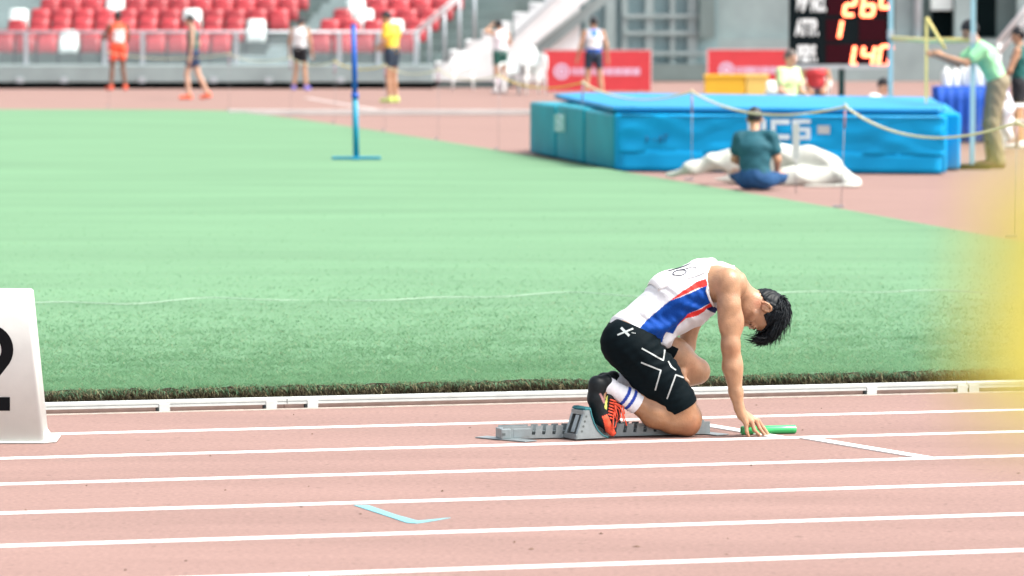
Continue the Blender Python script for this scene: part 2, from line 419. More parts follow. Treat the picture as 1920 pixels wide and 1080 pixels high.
# ---- aluminium kerb rail in sections
M_KERB = mat('kerb_white', (0.50, 0.535, 0.52), rough=0.4, var=0.08, scale=12, bump=0.1, bscale=80)
M_KERBDK = mat('kerb_groove', (0.30, 0.31, 0.31), rough=0.6)
M_LIP = mat('kerb_lip', (0.36, 0.26, 0.23), rough=0.8, var=0.15, scale=15)
M_SEAL = mat('kerb_sealant', (0.55, 0.50, 0.44), rough=0.7, var=0.15, scale=20)
def a_of(px, py): p = G(px, py); return p.dot(UV)
sections = [(-6.2, a_of(541, 768), [a_of(301, 770), a_of(503, 766)], 'left of the runner, its end in view'),
            (a_of(541, 768), a_of(1806, 735), [a_of(580, 764), a_of(1180, 750), a_of(1617, 737), a_of(1796, 735)], 'long middle one behind the starting block'),
            (a_of(1806, 735), 16.0, [a_of(1820, 735), a_of(1990, 730)], 'rightmost one beside the yellow blur')]
for a0, a1, feet, wh in sections:
    rt = thing('kerb_rail', 'white aluminium kerb rail section along the grass, ' + wh, 'kerb', lane(a0, KL), TH, 'kerb rail sections')
    Lr = a1 - a0 - 0.004
    # profile (offset from face, z): a channel with a groove along its face
    prof = [(0.0, 0.027), (0.0, 0.0385), (0.006, 0.0395), (0.006, 0.0425), (0.0, 0.0435), (0.0, 0.056), (0.006, 0.063), (0.042, 0.063), (0.048, 0.058), (0.048, 0.027)]
    bm = bmesh.new()
    A = [bm.verts.new((0, p[0], p[1])) for p in prof]; B = [bm.verts.new((Lr, p[0], p[1])) for p in prof]
    bm.faces.new(A); bm.faces.new(B)
    for i in range(len(prof)): bm.faces.new((A[i], A[(i + 1) % len(prof)], B[(i + 1) % len(prof)], B[i]))
    bm_obj('rail', bm, M_KERB, rt)
    box('base_lip', (Lr / 2, 0.085, 0.012), (Lr, 0.03, 0.022), M_LIP, rt)
    for fa in feet:
        x = fa - a0
        ft = box('foot', (x, 0.016, 0.0225), (0.058, 0.040, 0.043), M_KERB, rt, bev=0.002)
        pr = bm_obj('clamp', add_box(bmesh.new(), (-0.036, 0.012, 0.012), (0.012, 0.03, 0.022)), M_GUTTER, ft); pr.location = (x, 0, 0)
strip('kerb_base_line', -6, 16, KL - 0.028, KL - 0.012, 0.006, M_SEAL, trk)

# ---- a loose string lying on the turf
M_STRING = mat('string_white', (0.36, 0.46, 0.38), rough=0.6)
pts = []
for i in range(120):
    x = -10 + i * (2010 / 119)
    y = 571 - 0.013 * x + 3.2 * math.sin(x / 92) + 1.6 * math.sin(x / 37 + 1) + 1.0 * math.sin(x / 171)
    p = G(x, y, gz); pts.append((p.x, p.y, gz + 0.010 + 0.007 * math.sin(x / 53) + 0.006 * math.sin(x / 171 + 0.8)))
tag(tube('string', pts, 0.0030, M_STRING, n=5), 'thin loose white string lying across the grass', 'string')

# ---- crumbs and leaf bits blown over the track
def debris():
    rng = np.random.default_rng(11); V, Q = [], []
    for i in range(75):
        a, l = rng.uniform(2.2, 10.5), rng.uniform(15.5, KL - 0.05)
        p = lane(a, l); s = rng.uniform(0.003, 0.009) * (1.6 if rng.random() < 0.12 else 1); t = rng.uniform(0, 6.28); h = rng.uniform(0.003, 0.007)
        k = len(V)
        for q in range(4):
            th = t + q * 1.5708; V.append((p.x + s * math.cos(th) * (1 if q % 2 else 1.7), p.y + s * math.sin(th), 0.0015))
        V.append((p.x + s * 0.2, p.y, 0.0015 + h)); Q += [(k, k + 1, k + 4), (k + 1, k + 2, k + 4), (k + 2, k + 3, k + 4), (k + 3, k, k + 4)]
    o = pyd('track_debris', V, Q, mat('debris_brown', (0.10, 0.06, 0.04), rough=0.9, var=0.5, scale=5)); tag(o, 'tiny brown crumbs and leaf bits strewn over the track', 'debris', kind='stuff')
debris()
# ================================================================== RUNNER
M_SKIN = mat('skin', (0.335, 0.170, 0.083), rough=0.34, var=0.10, scale=32, sss=0.12, spec=0.5, bump=0.25, bscale=140, attr=True)
M_CLOTH = mat('sports_cloth', (1, 1, 1), rough=0.7, var=0.03, scale=40, attr=True, spec=0.15, bump=0.25, bscale=90)
M_LYCRA = mat('black_lycra', (0.0022, 0.006, 0.008), rough=0.7, var=0.15, scale=30, spec=0.06, bump=0.15, bscale=60)
M_REFL = mat('reflective_print', (0.36, 0.40, 0.40), rough=0.5, var=0.08, scale=200)
M_HAIR = mat('black_hair', (0.003, 0.006, 0.009), rough=0.5, var=0.3, scale=60, spec=0.2)
M_SHOEBLK = mat('shoe_black', (0.012, 0.016, 0.018), rough=0.5, var=0.3, scale=40, attr=True, spec=0.2)
M_LACE = mat('shoe_lace_red', (0.75, 0.09, 0.04), rough=0.6, var=0.15, scale=60)
M_DARK = mat('dark_print', (0.02, 0.025, 0.05), rough=0.6)
M_PAPER = mat('bib_paper', (0.80, 0.80, 0.80), rough=0.7, var=0.03, scale=20)

O_R = G(1278, 819) + VV * 0.10                       # on the ground under the middle of the body
def S(px, py, lat):
    """runner's own frame (along lane, across lane, up) of a sight line at a given offset from the body's middle plane"""
    d = ray(px, py); c = Vector((0, 0, CAMH))
    t = ((O_R - c).dot(VV) + lat) / d.dot(VV)
    p = c + d * t - O_R
    return (p.dot(UV), lat, p.z)
_m = np.array([S(1200, 700, -0.12), S(1300, 700, -0.12), S(1200, 600, -0.12)])
def side_px(a, z):
    """drawing coordinates on the body's near side"""
    u = (_m[1] - _m[0])[[0, 2]] / 100.0; v = (_m[0] - _m[2])[[0, 2]] / 100.0
    Mi = np.linalg.inv(np.array([u, v]).T); da, dz = a - _m[0][0], z - _m[0][2]
    return 1200 + Mi[0, 0] * da + Mi[0, 1] * dz, 700 + Mi[1, 0] * da + Mi[1, 1] * dz
def l_(a, b, ra, rb, **k): return ('l', S(*a), S(*b), ra, rb, k)
def e_(c, r, **k): return ('e', S(*c), r, k)
LT = (1, 1.38, 1)
torso = [l_((1186, 640, 0), (1212, 600, 0), 0.104, 0.094, k=0.03, lat=LT),
         l_((1212, 600, 0), (1262, 556, 0), 0.094, 0.112, k=0.03, lat=LT),
         l_((1262, 556, 0), (1326, 531, 0), 0.112, 0.106, k=0.03, lat=(1, 1.42, 1)),
         l_((1326, 531, 0), (1362, 528, 0), 0.106, 0.080, k=0.03, lat=(1, 1.45, 1))]
glutes = [e_((1172, 642, -0.075), (0.118, 0.105, 0.112), k=0.03), e_((1176, 634, 0.075), (0.112, 0.10, 0.11), k=0.03)]
nthigh = [l_((1188, 655, -0.095), (1230, 706, -0.10), 0.118, 0.112, k=0.035), l_((1230, 706, -0.10), (1268, 752, -0.105), 0.112, 0.086, k=0.03),
          l_((1268, 752, -0.105), (1287, 783, -0.108), 0.086, 0.066, k=0.03)]
fthigh = [l_((1200, 642, 0.095), (1262, 668, 0.12), 0.105, 0.090, k=0.03), l_((1262, 668, 0.12), (1306, 694, 0.135), 0.090, 0.058, k=0.03)]
ncalf = [l_((1285, 786, -0.108), (1262, 788, -0.106), 0.066, 0.064, k=0.03), l_((1268, 790, -0.106), (1228, 776, -0.104), 0.060, 0.066, k=0.03),
         l_((1228, 776, -0.104), (1188, 752, -0.102), 0.066, 0.047, k=0.03), l_((1188, 752, -0.102), (1148, 728, -0.10), 0.047, 0.034, k=0.02),
         e_((1291, 795, -0.108), (0.056, 0.052, 0.060), k=0.03), e_((1293, 779, -0.108), (0.052, 0.050, 0.060), k=0.03)]
fcalf = [l_((1305, 698, 0.135), (1264, 712, 0.135), 0.058, 0.060, k=0.03), l_((1264, 712, 0.135), (1205, 716, 0.13), 0.060, 0.044, k=0.03),
         l_((1205, 716, 0.13), (1158, 716, 0.125), 0.044, 0.035, k=0.02), e_((1311, 696, 0.135), (0.045, 0.048, 0.050), k=0.03)]
nfoot = [l_((1140, 722, -0.10), (1122, 722, -0.10), 0.034, 0.032), l_((1122, 722, -0.10), (1130, 780, -0.10), 0.032, 0.034), l_((1130, 780, -0.10), (1145, 806, -0.10), 0.03, 0.02)]
ffoot = [l_((1158, 716, 0.125), (1140, 718, 0.125), 0.034, 0.032), l_((1140, 718, 0.125), (1146, 770, 0.125), 0.032, 0.034), l_((1146, 770, 0.125), (1154, 796, 0.125), 0.03, 0.02)]
narm = [l_((1350, 530, -0.12), (1364, 530, -0.165), 0.080, 0.066, k=0.035), l_((1364, 528, -0.17), (1367, 572, -0.195), 0.064, 0.052, k=0.03),
        l_((1367, 572, -0.195), (1370, 648, -0.205), 0.052, 0.042, k=0.03), l_((1370, 648, -0.205), (1372, 688, -0.203), 0.043, 0.045, k=0.03),
        l_((1372, 688, -0.203), (1380, 736, -0.20), 0.045, 0.032, k=0.02), l_((1380, 736, -0.20), (1386, 766, -0.20), 0.034, 0.025, k=0.02),
        e_((1378, 604, -0.195), (0.046, 0.046, 0.078), k=0.022), e_((1359, 596, -0.205), (0.034, 0.036, 0.085), k=0.02), e_((1383, 690, -0.205), (0.022, 0.032, 0.070), k=0.025), e_((1388, 533, -0.165), (0.034, 0.048, 0.060), k=0.02)]
hand = [l_((1386, 764, -0.20), (1391, 778, -0.195), 0.024, 0.026, k=0.012, lat=(1, 1.1, 1)),
        l_((1390, 776, -0.205), (1399, 794, -0.215), 0.021, 0.0135, k=0.012), l_((1392, 776, -0.19), (1409, 791, -0.20), 0.021, 0.0135, k=0.012),
        l_((1393, 775, -0.175), (1417, 788, -0.185), 0.020, 0.0130, k=0.012), l_((1393, 776, -0.165), (1421, 789, -0.165), 0.018, 0.0125, k=0.012),
        # little, ring, middle, index finger
        l_((1399, 794, -0.215), (1400, 809, -0.222), 0.0115, 0.0092, k=0.005), l_((1400, 809, -0.222), (1403, 817.6, -0.222), 0.0092, 0.0080, k=0.004),
        l_((1409, 791, -0.20), (1414, 806, -0.212), 0.0120, 0.0098, k=0.005), l_((1414, 806, -0.212), (1425, 817.2, -0.214), 0.0098, 0.0082, k=0.004),
        l_((1417, 788, -0.185), (1424, 803, -0.196), 0.0120, 0.0098, k=0.005), l_((1424, 803, -0.196), (1434, 816.6, -0.198), 0.0098, 0.0082, k=0.004),
        l_((1421, 789, -0.165), (1431, 802, -0.172), 0.0115, 0.0095, k=0.005), l_((1431, 802, -0.172), (1441, 815.5, -0.172), 0.0095, 0.0080, k=0.004),
        # thumb, on the far side of the baton
        l_((1390, 778, -0.165), (1401, 792, -0.115), 0.0165, 0.0130, k=0.010), l_((1401, 792, -0.115), (1411, 803, -0.068), 0.0125, 0.0100, k=0.006), l_((1411, 803, -0.068), (1417, 811, -0.066), 0.0100, 0.0085, k=0.004)]
farm = [l_((1345, 526, 0.10), (1352, 526, 0.16), 0.080, 0.062, k=0.03), l_((1352, 526, 0.165), (1296, 606, 0.20), 0.060, 0.045, k=0.03),
        l_((1296, 606, 0.20), (1287, 650, 0.19), 0.046, 0.042, k=0.02), l_((1287, 650, 0.19), (1276, 700, 0.06), 0.042, 0.026, k=0.02),
        l_((1276, 700, 0.06), (1274, 716, 0.05), 0.028, 0.030, k=0.012)]
for q, (dx, ln) in enumerate(((-7, 20), (-2, 24), (3, 24), (8, 21))):
    farm += [l_((1274 + dx, 716, 0.05), (1275 + dx * 1.3, 716 + ln * 0.6, 0.035), 0.011, 0.010, k=0.004), l_((1275 + dx * 1.3, 716 + ln * 0.6, 0.035), (1277 + dx * 1.4, 716 + ln, 0.04), 0.010, 0.008, k=0.004)]
farm.append(l_((1280, 706, 0.05), (1290, 716, 0.03), 0.013, 0.009, k=0.006))
neck = [l_((1352, 528, 0), (1376, 536, 0), 0.088, 0.064, k=0.04, lat=(1, 1.15, 1)), l_((1372, 535, 0), (1412, 566, 0), 0.058, 0.056, k=0.03)]
# head: crown points right and down, face looks down and back
up2 = np.array([0.83, -0.56]); fw2 = np.array([-0.56, -0.83])      # (along lane, up)
RH = [[fw2[0], 0, fw2[1]], [0, 1, 0], [up2[0], 0, up2[1]]]         # rows: face-forward, across, crown
hc = np.array(S(1426, 580, 0)); HS = 1.07
def hd(f, l, u): return tuple(hc + HS * np.array([fw2[0] * f + up2[0] * u, l, fw2[1] * f + up2[1] * u]))
head = [('e', hd(-0.004, 0, 0.018), (0.100, 0.079, 0.107), dict(R=RH, k=0.02)),
        ('e', hd(0.036, 0, -0.052), (0.060, 0.060, 0.073), dict(R=RH, k=0.025)),
        ('e', hd(0.066, 0, -0.098), (0.026, 0.032, 0.022), dict(R=RH, k=0.02)),        # chin
        ('l', hd(0.088, 0, -0.006), hd(0.108, 0, -0.040), 0.009, 0.013, dict(k=0.010)),  # nose
        ('l', hd(0.088, -0.03, 0.012), hd(0.088, 0.03, 0.012), 0.012, 0.012, dict(k=0.012)),  # brow
        ('l', hd(0.088, -0.016, -0.070), hd(0.088, 0.016, -0.070), 0.0085, 0.0085, dict(k=0.008)),  # lips
        ('l', hd(0.066, -0.046, -0.03), hd(0.04, -0.056, -0.03), 0.016, 0.016, dict(k=0.015)), ('l', hd(0.066, 0.046, -0.03), hd(0.04, 0.056, -0.03), 0.016, 0.016, dict(k=0.015))]
ears = []
for sg in (-1, 1):
    for q in range(7):
        t0, t1 = [math.radians(-70 + 38 * (q + d)) for d in (0, 1)]
        f0 = lambda t: hd(-0.012 - 0.017 * math.cos(t) * 1.0, sg * (0.083 + 0.006 * math.cos(t)), -0.012 + 0.030 * math.sin(t))
        ears.append(('l', f0(t0), f0(t1), 0.0058, 0.0058, dict(k=0.004)))
    ears.append(('e', hd(-0.010, sg * 0.077, -0.012), (0.016, 0.008, 0.026), dict(R=RH, k=0.006)))

runner = thing('person', 'athlete kneeling at the starting block in white, blue and red singlet and black shorts', 'person', O_R, TH)
F = Field((-0.55, -0.34, -0.02), (0.60, 0.34, 0.95), 0.0042)
F.run(torso + glutes + nthigh + fthigh + ncalf + fcalf + nfoot + ffoot + narm + farm + neck + head)
for sg in (-1, 1):      # eye sockets
    F.ell(hd(0.098, sg * 0.033, -0.008), (0.018, 0.017, 0.011), R=RH, k=0.010, sub=True)
    F.ell(hd(0.079, sg * 0.033, -0.008), (0.0125, 0.0135, 0.0115), R=RH, k=0.003)
F.run(ears + hand)
def skin_col(P):
    """tanned calves and face, ruddier knuckles, knees and elbows"""
    x, y = side_px(P[:, 0], P[:, 2]); C = np.tile(np.array([0.380, 0.215, 0.122]), (len(P), 1))
    def blend(m, c): C[:] = C * (1 - m[:, None]) + np.array(c) * m[:, None]
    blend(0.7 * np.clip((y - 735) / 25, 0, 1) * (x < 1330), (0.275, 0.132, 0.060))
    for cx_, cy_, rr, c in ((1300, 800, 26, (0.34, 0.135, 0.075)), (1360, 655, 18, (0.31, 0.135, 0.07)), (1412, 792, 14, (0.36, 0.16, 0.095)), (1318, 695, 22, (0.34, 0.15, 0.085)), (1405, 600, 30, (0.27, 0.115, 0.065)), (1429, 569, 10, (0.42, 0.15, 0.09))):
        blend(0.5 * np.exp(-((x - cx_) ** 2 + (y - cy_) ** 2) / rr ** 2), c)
    n = np.sin(P[:, 0] * 61 + 3 * np.sin(P[:, 2] * 37)) * np.sin(P[:, 2] * 53 + 2 * np.sin(P[:, 1] * 71))
    return C * (1 + 0.05 * n)[:, None]
body = field_obj('body', F, M_SKIN, runner, skin_col)

# eyelid line and eyebrow of the lowered eye
for sg in (-1, 1):
    tube('eyebrow', [hd(0.0965, sg * 0.016, 0.012), hd(0.0985, sg * 0.030, 0.017), hd(0.089, sg * 0.046, 0.014)], [0.003, 0.0042, 0.002], M_HAIR, runner, n=6)
    tube('eyelashes', [hd(0.0905, sg * 0.021, -0.012), hd(0.0925, sg * 0.033, -0.014), hd(0.087, sg * 0.045, -0.012)], [0.0014, 0.002, 0.0014], M_HAIR, runner, n=5)

# ---- singlet
F = Field((-0.50, -0.27, 0.36), (0.36, 0.27, 0.95), 0.003)
hang = [l_((1232, 604, 0), (1292, 572, 0), 0.105, 0.112, k=0.03, lat=(1, 1.3, 1)), l_((1212, 606, 0), (1236, 632, 0), 0.098, 0.070, k=0.03, lat=(1, 1.5, 1)),
        l_((1292, 572, 0), (1340, 548, 0), 0.098, 0.085, k=0.03, lat=(1, 1.45, 1)), l_((1200, 618, 0), (1182, 622, 0), 0.104, 0.108, k=0.03, lat=(1, 1.5, 1))]
F.run(torso, inf=0.010).run(hang).run([l_((1342, 527, 0), (1370, 528, 0), 0.104, 0.086, k=0.03, lat=(1, 1.35, 1))], inf=0.004)
X, Y, Z = F.grid()
px, py = side_px(X, Z)
# creases running up from the waist and pulling from the armhole
wr = 0.0095 * np.sin((px * 0.55 + py * 0.83) * 0.19 + 2.2 * np.sin(px * 0.045 + 9 * Y)) * np.exp(-((px - 1238) ** 2 + (py - 615) ** 2) / 1700.0)
wr = wr + 0.0048 * np.sin((px * 0.35 - py * 0.94) * 0.23 + 1.4 * np.sin(py * 0.07) + 6 * Y) * np.exp(-((px - 1305) ** 2 + (py - 575) ** 2) / 1500.0)
wr = wr + 0.0036 * np.sin((px * 0.86 + py * 0.5) * 0.10 + 12 * Y) * np.exp(-((px - 1210) ** 2 + (py - 560) ** 2) / 2500.0)
wr = wr + 0.0014 * np.sin(px * 0.31 + 3 * np.sin(py * 0.11) + 14 * Y)
F.f = (F.f + wr).astype(np.float32)
mm = 1 / 382.0
# hem across the hips
nx, ny = -(650 - 598), (1250 - 1138); nl = math.hypot(nx, ny)
F.keep(((px - 1138) * nx + (py - 598) * ny) / nl * mm)
# armholes: everything outward of the straps beyond the armhole curve
arm_x = np.interp(py, [480, 493, 523, 554, 570, 582, 600], [1334, 1327, 1322, 1326, 1335, 1347, 1362])
cut = np.minimum((px - arm_x) * mm, np.abs(Y) - 0.108 + 0.0 * px)
F.keep(cut)
# collar: front and back neck opening
F.keep((px * 0.92 + py * 0.38 - (1378 * 0.92 + 512 * 0.38)) * mm)
neckhole = np.minimum((px - 1352) * mm, 0.070 - np.abs(Y))
F.keep(neckhole)
BLUE = np.array([0.002, 0.048, 0.27]); NAVY = np.array([0.008, 0.015, 0.08]); RED = np.array([0.60, 0.035, 0.03]); WHT = np.array([0.62, 0.63, 0.655])
blue_p = [(1251, 563), (1320.7, 533.5), (1323, 545), (1328, 567.4), (1286, 588), (1270, 610), (1263, 626), (1247, 622), (1243, 643), (1192, 622), (1196, 613), (1211, 598.5), (1224.4, 586.7)]
red_p = [(1251, 563), (1272, 545), (1303, 527), (1319, 521.5), (1321, 534), (1297, 541)]
red_q = [(1268, 612), (1286, 588), (1322, 572), (1328, 567), (1334, 573), (1322, 578), (1306, 591), (1284, 596)]
nav_p = [(1328, 566), (1334, 573), (1322, 578), (1330, 583), (1346, 588), (1350, 580), (1340, 574)]
def singlet_col(P):
    x, y = side_px(P[:, 0], P[:, 2]); C = np.tile(WHT, (len(P), 1))
    ok = np.abs(P[:, 1]) > 0.03
    for poly, c in ((blue_p, BLUE), (red_p, RED), (red_q, RED), (nav_p, NAVY)): C[in_poly(x, y, poly) & ok] = c
    return C
sing = field_obj('singlet', F, M_CLOTH, runner, singlet_col)

# ---- shorts
F = Field((-0.52, -0.30, 0.06), (0.26, 0.30, 0.70), 0.0042)
F.run(torso[:1] + glutes + nthigh + fthigh, inf=0.006)
F.run([l_((1180, 632, 0), (1195, 618, 0), 0.108, 0.10, k=0.03, lat=LT)], inf=0.004)
X, Y, Z = F.grid(); px, py = side_px(X, Z)
F.f = (F.f + 0.0042 * np.sin((px * 0.3 + py * 0.95) * 0.36 + 1.5 * np.sin(px * 0.06) + 5 * Y) * np.exp(-((px - 1240) ** 2 + (py - 662) ** 2) / 900.0) + 0.0036 * np.sin((px * 0.75 - py * 0.66) * 0.30 + 4 * Y) * np.exp(-((px - 1160) ** 2 + (py - 690) ** 2) / 1200.0) + 0.0030 * np.sin((px * 0.45 + py * 0.9) * 0.40) * np.exp(-((px - 1252) ** 2 + (py - 757) ** 2) / 500.0) + 0.0010 * np.sin(px * 0.2 + py * 0.33)).astype(np.float32)
dn = np.array([0.50, 0.866])
near_cut = ((px - 1287) * dn[0] + (py - 760) * dn[1]) * mm
df = np.array([1306 - 1262, 694 - 668.0]); df /= np.hypot(*df)
far_cut = ((px - 1279) * df[0] + (py - 676) * df[1]) * mm
F.keep(np.where(Y < 0.012, near_cut, far_cut))
nx2 = np.array([nx, ny]) / nl
F.keep(-((px - 1140) * nx2[0] + (py - 588) * nx2[1]) * mm)
shorts = field_obj('shorts', F, M_LYCRA, runner)

# ---- socks
def sock(name, prims, A, B, stripes):
    F = Field((-0.56, -0.2, 0.05), (0.05, 0.22, 0.45), 0.0036)
    F.run(prims, inf=0.0055); X, Y, Z = F.grid()
    A, B = np.array(A), np.array(B); L = np.linalg.norm(B - A); D = (B - A) / L
    F.keep((X - A[0]) * D[0] + (Y - A[1]) * D[1] + (Z - A[2]) * D[2] - L)
    F.f = (F.f + 0.0009 * np.sin(((X - A[0]) * D[0] + (Z - A[2]) * D[2]) * 320)).astype(np.float32)
    def cf(P):
        t = (P - A) @ D; C = np.tile(np.array([0.72, 0.74, 0.78]), (len(P), 1))
        for s0, s1 in stripes: C[(t > s0) & (t < s1)] = (0.02, 0.055, 0.35)
        return C
    return field_obj(name, F, M_CLOTH, runner, cf)
an, kn = np.array(S(1146, 727, -0.10)), np.array(S(1196, 757, -0.102))
sock('sock', ncalf[3:4] + [l_((1198, 758, -0.102), (1180, 747, -0.102), 0.050, 0.043)] + nfoot[:1], an, kn, [(0.070, 0.086), (0.104, 0.120)])
af, kf = np.array(S(1156, 716, 0.125)), np.array(S(1206, 717, 0.13))
sock('sock', fcalf[2:3] + ffoot[:1], af, kf, [(0.075, 0.09), (0.105, 0.12)])

# ---- shoes
def shoe(name, dx, dy, lat):
    def q(a, b, ra, rb, **k): return ('l', S(a[0] + dx, a[1] + dy, lat), S(b[0] + dx, b[1] + dy, lat), ra, rb, dict(k=0.012, lat=(1, 1.05, 1), **k))
    F = Field((-0.60, lat - 0.10, -0.02), (-0.22, lat + 0.10, 0.42), 0.0036)
    F.run([q((1119, 720), (1117, 748), 0.042, 0.040), q((1117, 748), (1128, 782), 0.041, 0.042), q((1128, 782), (1148, 810), 0.040, 0.021),
           q((1136, 716), (1124, 726), 0.040, 0.040), q((1140, 746), (1130, 770), 0.030, 0.034), q((1148, 752), (1140, 780), 0.020, 0.028)])
    F.ell(S(1150 + dx, 720 + dy, lat), (0.045, 0.034, 0.040), k=0.01, sub=True)
    top0 = np.array(S(1119 + dx, 700 + dy, lat))
    def cf(P):
        x, y = side_px(P[:, 0], P[:, 2]); x = x - dx; y = y - dy
        C = np.tile(np.array([0.006, 0.009, 0.011]), (len(P), 1))
        C[in_poly(x, y, [(1126, 780), (1136, 776), (1156, 812), (1150, 822), (1138, 812)])] = (0.80, 0.10, 0.05)
        C[in_poly(x, y, [(1121, 738), (1125, 736), (1136, 756), (1130, 756)])] = (0.30, 0.16, 0.16)
        C[in_poly(x, y, [(1137, 742), (1139, 742), (1136, 768), (1131, 764)])] = (0.55, 0.60, 0.12)
        sole = in_poly(x, y, [(1096, 700), (1105, 706), (1105, 750), (1116, 786), (1140, 815), (1150, 822), (1120, 822), (1096, 760)])
        C[sole] = (0.014, 0.017, 0.02)
        return C
    o = field_obj(name, F, M_SHOEBLK, runner, cf)
    return o
sh = shoe('shoe', 0, 0, -0.10)
lc = bmesh.new()
def SL(x, y, l): return Vector(S(x, y, l))
for k in range(7):      # lace crossings on the instep, then loose loops
    y0 = 752 + k * 5.5; x0 = 1149 - k * 0.9
    add_tube(lc, [SL(x0 - 5, y0 - 3, -0.135), SL(x0 + 4, y0, -0.128), SL(x0 + 7, y0 + 3, -0.10), SL(x0 + 4, y0 + 2, -0.072)], 0.0042, 5)
for lp in ([(1152, 760), (1161, 768), (1164, 782), (1158, 792), (1154, 780), (1153, 764)], [(1154, 758), (1164, 764), (1170, 780), (1175, 798)], [(1153, 762), (1158, 780), (1154, 800), (1149, 806), (1150, 788), (1152, 768)], [(1156, 758), (1168, 762), (1171, 776)],
           [(1151, 756), (1160, 758), (1166, 770), (1169, 790)]):
    add_tube(lc, [SL(x, y, -0.135 + 0.012 * math.sin(i * 1.7)) for i, (x, y) in enumerate(lp)], 0.0036, 5)
bm_obj('laces', lc, M_LACE, sh, True)
tg = shell('tongue', 6, 8, lambda s, t: SL(1146 + 10 * t - 3 * s, 747 + 20 * t + 4 * s, -0.125 + 0.05 * s), 0.006, M_LACE, sh)
shoe('shoe', 14, -6, 0.125)

# ---- printed marks: laid on the cloth where they are on the body
from mathutils.bvhtree import BVHTree
def ribbon(name, target, pts, width, mt, off=0.0018, closed=None, lat=-0.4):
    """narrow strip following the surface of a garment, seen from its near side"""
    bv = BVHTree.FromPolygons([v.co for v in target.data.vertices], [tuple(p.vertices) for p in target.data.polygons])
    P = []
    for (x0, y0), (x1, y1) in zip(pts[:-1], pts[1:]):
        n = max(2, int(math.hypot(x1 - x0, y1 - y0) / 1.2))
        P += [(x0 + (x1 - x0) * i / n, y0 + (y1 - y0) * i / n) for i in range(n)]
    P.append(pts[-1])
    L, R = [], []
    for i, (x, y) in enumerate(P):
        xa, ya = P[max(i - 1, 0)]; xb, yb = P[min(i + 1, len(P) - 1)]
        d = math.hypot(xb - xa, yb - ya) or 1; nx, ny = -(yb - ya) / d * width / 2, (xb - xa) / d * width / 2
        for lst, sg in ((L, 1), (R, -1)):
            c = Vector(S(x + nx * sg, y + ny * sg, lat)); far_ = Vector(S(x + nx * sg, y + ny * sg, 0.1)); dr = (far_ - c).normalized()
            h = bv.ray_cast(c, dr)
            lst.append(h[0] + h[1] * off * (1 if h[1].dot(dr) < 0 else -1) if h[0] else None)
    v, f = [], []
    ok = [i for i in range(len(P)) if L[i] is not None and R[i] is not None]
    pos = {i: k for k, i in enumerate(ok)}
    for i in ok: v += [L[i], R[i]]
    for i in ok:
        if i + 1 in pos: f.append((2 * pos[i], 2 * pos[i] + 1, 2 * pos[i + 1] + 1, 2 * pos[i + 1]))
    return pyd(name, v, f, mt, target) if f else None
for pl in ([(1203, 653), (1243.5, 676), (1246, 656)], [(1202, 679.5), (1239, 694.6), (1228.5, 731.6)], [(1250.5, 747.8), (1266.7, 702.7), (1285, 709.6), (1292, 717.7)], [(1252.5, 677), (1258.5, 688), (1267, 694)]):
    ribbon('print_line', shorts, pl, 2.7, M_REFL)
ribbon('logo_stroke', shorts, [(1164.5, 614.7), (1180, 630)], 4.6, M_REFL, 0.002)
ribbon('logo_stroke', shorts, [(1187, 616.5), (1158, 628.5)], 3.0, M_REFL, 0.0028)
for k in range(3): ribbon('logo_letter', shorts, [(1184.5 + 2.8 * k, 623.5 + 0.5 * k), (1186.0 + 2.8 * k, 624.8 + 0.5 * k)], 1.3, M_REFL, 0.002)
# race number pinned on the back: a sheet of paper shaped to the back
bvs = BVHTree.FromPolygons([v.co for v in sing.data.vertices], [tuple(p.vertices) for p in sing.data.polygons])
def on_back(s, t, off):
    """s along the spine (hips to neck), t across (far to near)"""
    c0 = Vector(S(1216, 522, 0)); c1 = Vector(S(1312, 490, 0))
    base = c0.lerp(c1, s); ax = (c1 - c0).normalized(); nrm = Vector((-ax.z, 0, ax.x))
    ang = math.radians(-104 * (t - 0.42)); dr = nrm * math.cos(ang) + Vector((0, 1, 0)) * math.sin(ang)
    o = base - nrm * 0.12
    h = bvs.ray_cast(o + dr * 0.4, -dr)
    return (h[0] if h[0] else o + dr * 0.14) + dr * off
def bib_fn(s, t): return on_back(s, t, 0.004 + 0.003 * math.sin(s * 7 + t * 3))
bib = shell('race_number', 12, 12, bib_fn, 0.0012, M_PAPER, sing)
def glyph(strokes, t0, t1, s0, s1):
    bm = bmesh.new()
    for st in strokes:
        pts = [on_back(s0 + (s1 - s0) * y, t0 + (t1 - t0) * x, 0.0068) for x, y in st]
        add_tube(bm, pts, 0.0030, 6)
    return bm_obj('digit', bm, M_DARK, bib, True)
circ = [(0.5 + 0.42 * math.cos(a), 0.30 + 0.28 * math.sin(a)) for a in np.linspace(0, 2 * math.pi, 17)]
glyph([circ, [(0.09, 0.34), (0.14, 0.62), (0.32, 0.88), (0.62, 1.0), (0.82, 0.95)]], 0.66, 0.90, 0.36, 0.80)
glyph([[(0.5, 0.0), (0.5, 0.5), (0.5, 1.0), (0.2, 0.82)]], 0.46, 0.60, 0.36, 0.80)
for s_, t_ in ((0.02, 0.95), (0.96, 0.95)):
    p = on_back(s_, t_, 0.007); bm = bmesh.new(); bmesh.ops.create_uvsphere(bm, u_segments=8, v_segments=6, radius=0.0035); bmesh.ops.translate(bm, verts=bm.verts, vec=p); bm_obj('safety_pin', bm, MATS['kerb_groove'], bib, True)

